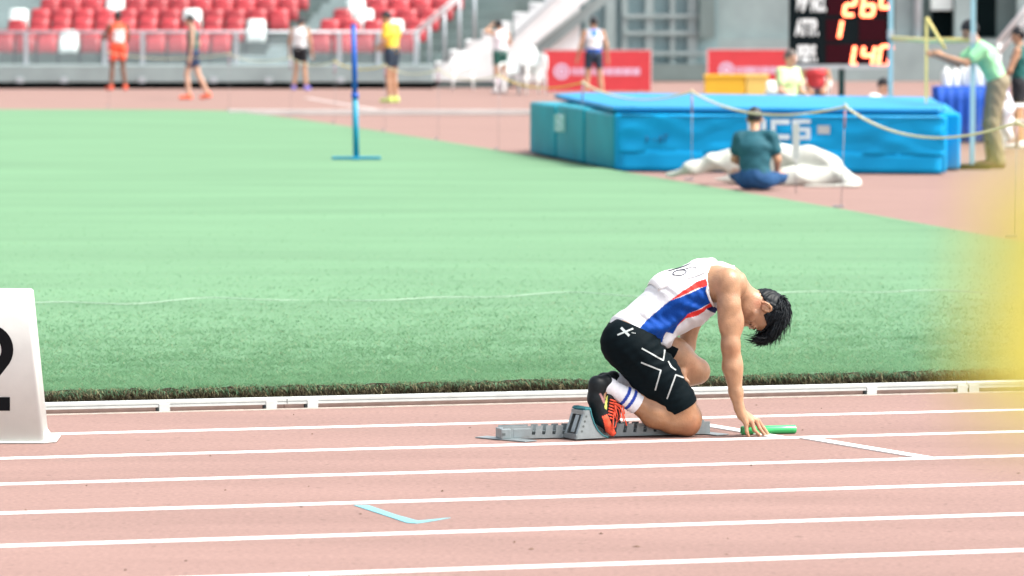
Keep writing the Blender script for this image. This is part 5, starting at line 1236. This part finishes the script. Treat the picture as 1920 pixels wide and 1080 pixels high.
# measuring stick with brace, held by the official
ms = thing('measuring_stick', 'thin yellow measuring stick with a slanting brace in the official’s hands', 'measuring stick', (AT(1737, 100, 61.5).x, 61.5, 0))
mx0 = AT(1737, 100, 61.5).x
def mp_(px, py): p = AT(px, py, 61.5); return (p.x - mx0, 0, p.z)
box('stick', (0, 0, (0.004 + mp_(1737, 32)[2]) / 2), (0.035, 0.02, mp_(1737, 32)[2] - 0.004), M_BARY, ms)
tube('brace', [mp_(1738, 34), mp_(1772, 92)], 0.020, M_BARY, ms)

# ================================================================== SCOREBOARD
YSB = 82.0
sb = thing('scoreboard', 'black field event scoreboard with red digits reading 26, 1 and 1.40 on a pole', 'scoreboard', (0, YSB, 0))
M_SBK = mat('scoreboard_black', (0.003, 0.008, 0.010), rough=0.6, var=0.1, spec=0.1); M_SRED = mat('scoreboard_dim_red', (0.028, 0.001, 0.005), rough=0.6, var=0.1, spec=0.1)
M_LED = mat('led_red', (1.0, 0.16, 0.07), rough=0.5, emit=2.6); M_STXT = mat('scoreboard_white_text', (0.75, 0.80, 0.80), rough=0.5)
def bp(px, py): p = AT(px, py, YSB); return p.x, p.z
def rect(name, x0, y0, x1, y1, yy, th, mt, bev=0.0):
    a, b = bp(x0, y0), bp(x1, y1); return box(name, ((a[0] + b[0]) / 2, yy, (a[1] + b[1]) / 2), (abs(b[0] - a[0]), th, abs(a[1] - b[1])), mt, sb, bev=bev)
rect('cabinet', 1480, -62, 1673, 126, 0.06, 0.12, M_SBK, 0.01)
rect('visor', 1478, 121, 1675, 129, -0.03, 0.06, M_STEEL)
for x0, y0, x1, y1 in ((1552, -45, 1666, 28), (1549, 36, 1611 - 40, 77), (1611, 36, 1662, 77), (1549, 83, 1664, 119)): rect('display_window', x0, y0, x1, y1, -0.004, 0.008, M_SRED)
pl_ = bp(1579, 100)[0]
tube('pole', [(pl_, 0.12, 0), (pl_, 0.12, bp(0, -60)[1])], 0.055, mat('pole_green', (0.01, 0.08, 0.085), rough=0.4), sb)
box('foot', (pl_, 0.12, 0.03), (0.8, 0.8, 0.06), M_BLACK, sb, bev=0.01)
for s_, y0, wd in (('BIB NO.', 8, 62), ('ATTP.', 53, 46), ('PERF.', 102, 46)):
    x_, z_ = bp(1490 + wd / 2, y0); text_obj('lettering', s_, 0.36, M_STXT, sb, plane_m((x_, -0.012, z_), (1, 0, 0), (0, 0, 1)), 0.003, 0.08, wd / FPX * YSB / (0.36 * len(s_) * 0.56), 0.02)
SEG = {'0': 'abcdef', '1': 'bc', '2': 'abged', '4': 'fgbc', '6': 'afgedc', 'L': 'fe'}
def digit(ch, x0, y0, x1, y1, dot=False):
    """seven-segment numeral between two corners of the board"""
    a, b = bp(x0, y1), bp(x1, y0); w_, h_ = b[0] - a[0], b[1] - a[1]; r = 0.034
    P = {'tl': (0, 1), 'tr': (1, 1), 'ml': (0, .5), 'mr': (1, .5), 'bl': (0, 0), 'br': (1, 0)}
    E = dict(a=('tl', 'tr'), b=('tr', 'mr'), c=('mr', 'br'), d=('bl', 'br'), e=('ml', 'bl'), f=('tl', 'ml'), g=('ml', 'mr'))
    def W(k): u, v = P[k]; return (a[0] + r + (w_ - 2 * r) * u + 0.05 * (v - 0.5), -0.014, a[1] + r + (h_ - 2 * r) * v)
    bm = bmesh.new()
    for s_ in SEG[ch]: p, q = E[s_]; add_tube(bm, [W(p), W(q)], r, 6)
    if dot: p = W('bl'); add_tube(bm, [p, (p[0] + 0.09, p[1], p[2] - 0.02)], r, 6)
    o = bm_obj('digit', bm, M_LED, sb, True); o.data.transform(Matrix.Diagonal((1, 0.4, 1, 1))); return o
digit('2', 1581, -14, 1607, 32); digit('6', 1614, -14, 1643, 33); digit('0', 1649, -24, 1674, 18)
digit('1', 1555, 36, 1580, 75)
digit('L', 1596, 83, 1616, 124, True); digit('4', 1613, 84, 1642, 124); digit('0', 1645, 83, 1673, 127)

# ================================================================== BANNERS
M_BAN = mat('banner_red', (0.58, 0.045, 0.055), rough=0.6, var=0.06, scale=3); M_BANW = mat('banner_print', (0.66, 0.46, 0.60), rough=0.6); M_BANE = mat('banner_edge', (0.70, 0.40, 0.40), rough=0.6)
def banner(label, x0, y0, x1, y1, Y, emb, strip_, grp):
    p = AT((x0 + x1) / 2, y1, Y); r = thing('banner_board', label, 'banner', (p.x, Y, 0), 0, grp)
    def q(px, py): a = AT(px, py, Y); return a.x - p.x, a.z
    a, b = q(x0, y0), q(x1, y1); zb = max(b[1], 0.02)
    box('panel', ((a[0] + b[0]) / 2, 0, (a[1] + zb) / 2), (b[0] - a[0], 0.03, a[1] - zb), M_BAN, r, bev=0.004)
    for px in (x0 + 1, x1 - 1): box('edge', (q(px, 0)[0], -0.004, (a[1] + zb) / 2), (0.03, 0.034, a[1] - zb + 0.004), M_BANE, r)
    box('edge', ((a[0] + b[0]) / 2, -0.004, a[1]), (b[0] - a[0], 0.034, 0.025), M_BANE, r)
    for px in (x0 + 20, x1 - 20): box('stand_foot', (q(px, 0)[0], 0.18, 0.02), (0.05, 0.5, 0.035), M_STEEL, r); tube('brace', [(q(px, 0)[0], 0.40, 0.03), (q(px, 0)[0], 0.02, a[1] * 0.8)], 0.015, M_STEEL, r)
    c = q(*emb); R_ = 15.0 / FPX * Y
    bm = bmesh.new()
    for k, (r0, r1) in enumerate(((0.0, 0.45), (0.62, 1.0))):
        n = 24
        v0 = [bm.verts.new((c[0] + R_ * r1 * math.cos(2 * math.pi * i / n), -0.021 - 0.001 * k, c[1] + R_ * r1 * math.sin(2 * math.pi * i / n))) for i in range(n)]
        if r0 == 0: bm.faces.new(v0)
        else:
            v1 = [bm.verts.new((c[0] + R_ * r0 * math.cos(2 * math.pi * i / n), -0.021 - 0.001 * k, c[1] + R_ * r0 * math.sin(2 * math.pi * i / n))) for i in range(n)]
            for i in range(n): bm.faces.new((v0[i], v0[(i + 1) % n], v1[(i + 1) % n], v1[i]))
    bm_obj('emblem', bm, M_BANW, r)
    rng = random.Random(3); px = strip_[0]
    while px < strip_[1]:          # illegible small lettering
        wl = rng.uniform(3.0, 5.5); aa, bb = q(px, strip_[2]), q(min(px + wl, strip_[1]), strip_[3])
        box('lettering', ((aa[0] + bb[0]) / 2, -0.018, (aa[1] + bb[1]) / 2), (bb[0] - aa[0], 0.004, aa[1] - bb[1]), M_BANW, r); px += wl + rng.choice((0.8, 1.0, 2.2))
    return r
banner('red banner board with round emblem behind the athlete in blue and white vest', 1019, 94, 1222, 171, 105.0, (1053, 134), (1072, 1200, 127, 141), 'red banner boards')
banner('red banner board partly hidden by scoreboard and seated official', 1326, 93, 1500, 172, 104.0, (1362, 131), (1380, 1490, 125, 138), 'red banner boards')

# ================================================================== CRATES, TABLE, BOTTLES
M_YEL = mat('crate_yellow', (0.78, 0.46, 0.035), rough=0.45, var=0.06, scale=3); M_YEL2 = mat('crate_yellow_pale', (0.82, 0.58, 0.16), rough=0.45, var=0.06, scale=3)
for x0, x1, m_, lab in ((1321, 1396, M_YEL, 'wide yellow crate behind the mat, the left of two'), (1398, 1440, M_YEL2, 'paler yellow crate behind the mat, next to the seated official')):
    Yc = 86.0; p0, p1 = AT(x0, 139, Yc), AT(x1, 139, Yc)
    r = thing('crate', lab, 'crate', ((p0.x + p1.x) / 2, Yc, 0), 0, 'yellow crates'); wd = p1.x - p0.x; hz = p0.z
    for yy in (-0.23, 0.23): box('side', (0, yy, hz / 2 + 0.01), (wd, 0.02, hz - 0.03), m_, r, bev=0.006)
    for xx in (-wd / 2 + 0.012, wd / 2 - 0.012): box('end', (xx, 0, hz / 2 + 0.01), (0.02, 0.436, hz - 0.034), m_, r, bev=0.006)
    box('bottom', (0, 0, 0.02), (wd - 0.05, 0.43, 0.02), m_, r)
    for yy in (-0.243, 0.243): box('rim', (0, yy, hz - 0.03), (wd + 0.02, 0.03, 0.05), m_, r, bev=0.008)
Yt = 70.0
M_TCL = mat('tablecloth_blue', (0.006, 0.075, 0.42), rough=0.7, var=0.12, scale=4)
tx0, tx1 = AT(1757, 165, Yt).x, AT(1888, 165, Yt).x; tz = AT(1800, 162, Yt).z
tb = thing('table', 'table under a blue pleated cloth behind the green-shirted official', 'table', ((tx0 + tx1) / 2, Yt, 0)); wt = tx1 - tx0
box('top', (0, 0.32, tz - 0.02), (wt, 0.66, 0.03), M_TCL, tb, bev=0.006)
def cloth_fn(s, t):
    x = (s - 0.5) * wt; return Vector((x, -0.02 - 0.03 * math.sin(s * 46) * (1 - t) - 0.02 * (1 - t), 0.03 + (tz - 0.04) * t))
shell('cloth_front', 90, 4, cloth_fn, 0.006, M_TCL, tb)
for sg in (-1, 1): shell('cloth_side', 4, 24, lambda s, t, sg=sg: Vector((sg * (wt / 2 + 0.01 + 0.015 * math.sin(t * 30)), 0.0 + 0.64 * t, 0.03 + (tz - 0.04) * s)), 0.006, M_TCL, tb)
for sx_ in (-1, 1):
    for sy_ in (0.05, 0.58): tube('leg', [(sx_ * (wt / 2 - 0.06), sy_, 0), (sx_ * (wt / 2 - 0.06), sy_, tz - 0.03)], 0.02, M_STEEL, tb)
M_JUG = mat('jug_plastic', (0.74, 0.78, 0.76), rough=0.35, var=0.05, scale=10, spec=0.5)
def jug(px, py, hpx, lab, dy, white_w):
    p = AT(px, py, Yt + dy); h = hpx / FPX * Yt
    r = thing('water_jug', lab, 'jug', (p.x, Yt + dy, tz - 0.004), 0, 'white jugs on the blue table'); w_ = white_w / FPX * Yt
    bm = bmesh.new(); prof = [(0.0, 0), (w_ * 0.48, 0), (w_ * 0.5, 0.02), (w_ * 0.5, h * 0.62), (w_ * 0.44, h * 0.74), (w_ * 0.2, h * 0.86), (w_ * 0.17, h * 0.92), (0, h * 0.92)]
    rings = [[bm.verts.new((rr * math.cos(2 * math.pi * k / 14), rr * math.sin(2 * math.pi * k / 14), z)) for k in range(14)] for rr, z in prof[1:-1]]
    bm.faces.new(rings[0]); bm.faces.new(rings[-1])
    for i in range(len(rings) - 1):
        for k in range(14): bm.faces.new((rings[i][k], rings[i][(k + 1) % 14], rings[i + 1][(k + 1) % 14], rings[i + 1][k]))
    bm_obj('bottle', bm, M_JUG, r, True)
    tube('cap', [(0, 0, h * 0.92), (0, 0, h)], w_ * 0.19, M_WHITE, r, n=10)
    tube('handle', [(w_ * 0.2, 0, h * 0.85), (w_ * 0.42, 0, h * 0.86), (w_ * 0.46, 0, h * 0.70)], w_ * 0.06, M_JUG, r, n=6)
for i, (px, h, w_, dy) in enumerate(((1774, 38, 19, 0.16), (1791, 36, 18, 0.20), (1806, 50, 16, 0.34), (1818, 47, 15, 0.18), (1834, 52, 17, 0.42), (1850, 34, 16, 0.18), (1868, 32, 16, 0.22))):
    jug(px, 160, h, f"white plastic jug on the blue table, {ORD[i]} from the left", dy, w_)
# chairs by the stairs and at the right edge
cst = AT(998, 173, 103.0)
for i in range(4):
    plastic_chair(['lowest', 'second lowest', 'third', 'topmost'][i] + ' white plastic chair of the stack beside the red banner', (cst.x, cst.y, 0.065 * i), -R90 + 0.35, 'stacked white chairs')
c2 = AT(962, 173, 103.6); plastic_chair('single white plastic chair just left of the chair stack', (c2.x, c2.y, 0), -R90 - 0.3)
c3 = AT(868, 172, 107.6); plastic_chair('white plastic chair at the foot of the white stairs', (c3.x, c3.y, 0), -R90)
c4 = AT(1912, 270, 66.2); plastic_chair('white plastic chair at the right edge behind the khaki trousers', (c4.x, c4.y, 0), math.pi)
# low white edging of the run-up
M_FADED2 = mat('edging_white', (0.52, 0.50, 0.48), rough=0.6, var=0.1, scale=2)
k0, k1 = G(428, 216), G(1010, 216)
kb = thing('edging_board', 'long low white edging board on the far red apron', 'edging', (k0.x, k0.y, 0))
box('board', ((k1.x - k0.x) / 2, 0.0, 0.05), (k1.x - k0.x, 0.10, 0.095), M_FADED2, kb, bev=0.01)
for q in range(5): box('foot', ((k1.x - k0.x) * (q + 0.5) / 5, 0.09, 0.03), (0.10, 0.12, 0.05), M_WHITE, kb)

# ================================================================== BLUE STAND POST
M_BP = mat('stand_blue', (0.004, 0.085, 0.42), rough=0.4, var=0.05); M_BP2 = mat('stand_teal', (0.004, 0.23, 0.36), rough=0.4, var=0.05)
bq = G(668, 299, gz)
st = thing('post_stand', 'slim blue post on a flat teal base standing alone on the grass', 'post', (bq.x, bq.y, gz))
hp_ = 1.70; tl = -0.034
tube('lower_pole', [(0, 0, 0.03), (tl * 0.45, 0, hp_ * 0.47)], [0.040, 0.038], M_BP2, st, n=12)
tube('upper_pole', [(tl * 0.45, 0, hp_ * 0.47), (tl, 0, hp_)], [0.034, 0.033], M_BP, st, n=12)
tube('collar', [(tl * 0.45, 0, hp_ * 0.455), (tl * 0.45, 0, hp_ * 0.495)], 0.048, M_BP, st, n=12)
tube('cap', [(tl, 0, hp_), (tl, 0, hp_ + 0.018)], [0.036, 0.024], M_BP, st, n=12)
box('base_bar', (0, 0, 0.02), (0.62, 0.11, 0.036), M_BP2, st, bev=0.01)
box('base_bar', (0.0, 0, 0.016), (0.10, 0.44, 0.030), M_BP2, st, bev=0.008)

# ================================================================== ROPE ON STAKES ALONG THE TURF
M_ROPE = mat('rope_cream', (0.66, 0.60, 0.40), rough=0.8, var=0.15, scale=30); M_ROPEY = mat('rope_yellow', (0.75, 0.52, 0.06), rough=0.8); M_ROD = mat('stake_grey', (0.30, 0.30, 0.32), rough=0.5, metal=0.3); M_MARK = mat('stake_tape', (0.34, 0.20, 0.26), rough=0.6)
stk = [(2330, 516), (1905, 446), (1577, 389), (1297, 338), (1092, 305), (935, 280), (822, 261), (722, 245), (628, 231), (545, 218), (430, 206), (205, 201)]
tops = []
for i, (px, py) in enumerate(stk):
    p = G(px, py); r = thing('rope_stake', f"thin metal rope stake at the turf edge, {ORD[i - 1]} from the right" if i else 'thin metal rope stake just beyond the right edge of the picture', 'stake', (p.x, p.y, 0), 0, 'rope stakes')
    ln = 0.035 if i == 2 else 0.0
    tube('rod', [(0, 0, 0), (ln, 0, 1.0)], 0.0045 if i < 4 else 0.003, M_ROD, r, n=6)
    tube('tape', [(ln * 0.85, 0, 0.80), (ln * 0.99, 0, 0.985)], 0.013, M_MARK, r, n=6)
    tube('eye', [(ln, 0, 1.0), (ln + 0.02, 0, 1.025), (ln, 0, 1.05), (ln - 0.02, 0, 1.025), (ln, 0, 1.0)], 0.008, M_ROPE, r, n=6)
    box('foot', (0.0 - 0.03, 0, 0.012), (0.11, 0.05, 0.02) if i < 4 else (0.06, 0.04, 0.02), M_ROD, r, bev=0.004)
    tops.append(Vector((p.x + ln, p.y, 1.02)))
for i in range(len(tops) - 1):
    a, b = tops[i], tops[i + 1]; sag = (0.17, 0.22, 0.17, 0.15, 0.12, 0.10, 0.10, 0.10, 0.10, 0.10, 0.10)[i]
    pts = [a.lerp(b, t) + Vector((0, 0, -4 * sag * t * (1 - t) * (1 + 0.25 * (t - 0.5)))) for t in np.linspace(0, 1, 19)]
    o = tube('rope', pts, 0.013 if i < 4 else 0.008, M_ROPEY if i in (4, 7) else M_ROPE, n=6)
    tag(o, f"sagging {'yellow' if i in (4, 7) else 'cream'} rope span between stakes, {ORD[i]} from the right", 'rope', 'rope spans')

# ================================================================== CANVAS HEAP AND MARKER
M_CANV = mat('canvas_white', (0.52, 0.54, 0.49), rough=0.8, var=0.06, scale=6, bump=0.4, bscale=12)
yc = 55.2
def cp(px, py, dy=0.0):
    p = AT(px, py, yc + dy); return (p.x, p.y, p.z)
Fc = Field((AT(1225, 0, yc).x, yc - 0.9, -0.03), (AT(1630, 0, yc).x, yc + 1.4, 0.75), 0.016)
for a, b, ra, rb in ((cp(1250, 328, .5), cp(1300, 318, .4), 0.05, 0.10), (cp(1300, 318, .4), cp(1370, 305, .4), 0.10, 0.17), (cp(1370, 305, .4), cp(1440, 300, .5), 0.17, 0.22), (cp(1440, 300, .5), cp(1510, 292, .4), 0.22, 0.20),
                     (cp(1510, 292, .4), cp(1560, 310, .3), 0.18, 0.15), (cp(1560, 312, .3), cp(1598, 344, .0), 0.14, 0.09), (cp(1470, 330, .2), cp(1560, 330, .2), 0.18, 0.14), (cp(1400, 335, .5), cp(1480, 335, .4), 0.16, 0.16),
                     (cp(1480, 352, -.35), cp(1600, 352, -.35), 0.055, 0.06), (cp(1330, 335, .3), cp(1400, 335, .4), 0.07, 0.12), (cp(1598, 344, .0), cp(1602, 352, -.3), 0.08, 0.06)):
    Fc.limb(a, b, ra * 0.86, rb * 0.86, k=0.06)
X, Y, Z = Fc.grid()
fold = 0.028 * np.sin(X * 4.2 + 2.6 * np.sin(Z * 4 + X * 0.9) + Y * 2.2) + 0.014 * np.sin(X * 9 - Z * 10 + 2 * np.sin(Y * 4)) + 0.026 * np.abs(np.sin(X * 7 + Z * 11 + 2 * np.sin(Y * 3)))
Fc.f = (Fc.f + fold).astype(np.float32); Fc.keep(0.006 - Z + 0 * X + 0 * Y)
cv = field_obj('canvas_sheet', Fc, M_CANV); tag(cv, 'crumpled white canvas sheet heaped beside the man sitting on the ground', 'canvas')
mk = G(1492, 362)
r = thing('marker_stake', 'grey flat marker plate on a thin stake in front of the white canvas', 'marker', (mk.x, mk.y, 0))
tube('rod', [(0, 0, 0), (0.0, 0, 0.40)], 0.006, M_ROD, r, n=6)
box('plate', (0.0, 0, 0.56), (0.075, 0.012, 0.38), mat('marker_grey', (0.40, 0.45, 0.44), rough=0.6), r, bev=0.003)
# plastic bag hanging by the official
bg_ = AT(1884, 215, 60.6)
Fb = Field((bg_.x - 0.25, bg_.y - 0.2, bg_.z - 0.5), (bg_.x + 0.25, bg_.y + 0.2, bg_.z + 0.5), 0.014)
Fb.limb((bg_.x, bg_.y, bg_.z + 0.30), (bg_.x + 0.02, bg_.y, bg_.z + 0.05), 0.04, 0.10, k=0.03).limb((bg_.x + 0.02, bg_.y, bg_.z + 0.05), (bg_.x + 0.05, bg_.y, bg_.z - 0.28), 0.09, 0.05, k=0.03)
X, Y, Z = Fb.grid(); Fb.f = (Fb.f + 0.012 * np.sin(X * 40 + 3 * np.sin(Z * 14))).astype(np.float32)
tag(field_obj('carrier_bag', Fb, mat('bag_white', (0.70, 0.70, 0.76), rough=0.45)), 'white carrier bag hanging at the hip of the green-shirted official', 'bag')

# ================================================================== YELLOW FLAG CLOSE TO THE CAMERA (far out of focus)
M_FLAG = mat('flag_yellow', (0.88, 0.84, 0.28), rough=0.8, var=0.05, spec=0.1)
t_ = M_FLAG.node_tree; b_ = t_.nodes['Principled BSDF']; tr_ = t_.nodes.new('ShaderNodeBsdfTranslucent'); mx_ = t_.nodes.new('ShaderNodeMixShader'); mx_.inputs[0].default_value = 0.6
t_.links.new(b_.inputs['Base Color'].links[0].from_socket, tr_.inputs[0]); t_.links.new(b_.outputs[0], mx_.inputs[1]); t_.links.new(tr_.outputs[0], mx_.inputs[2]); t_.links.new(mx_.outputs[0], t_.nodes['Material Output'].inputs[0])
Yf = 1.5
fo = AT(2120, 540, Yf)
fg = thing('marker_flag', 'blurred yellow flag on a thin pole at the right edge, close to the lens', 'flag', (fo.x, fo.y, 0))
def fz(py): return AT(1900, py, Yf).z
def fx(px): return AT(px, 540, Yf).x - fo.x
def flag_fn(s, t):
    z = fz(300) + (fz(800) - fz(300)) * t
    left = np.interp(t, [0, 0.3, 0.62, 0.85, 1.0], [1880, 1850, 1826, 1832, 1850])
    x = fx(left) * (1 - s) + 0.0 * s
    return Vector((x, 0.006 * math.sin(s * 7 + t * 3), z))
shell('cloth', 10, 12, flag_fn, 0.0015, M_FLAG, fg)
tube('pole', [(0.003, 0, 0), (0.003, 0, fz(150))], 0.006, M_STEEL, fg)
tube('cap', [(0.003, 0, fz(150)), (0.003, 0, fz(140))], [0.009, 0.005], M_STEEL, fg)
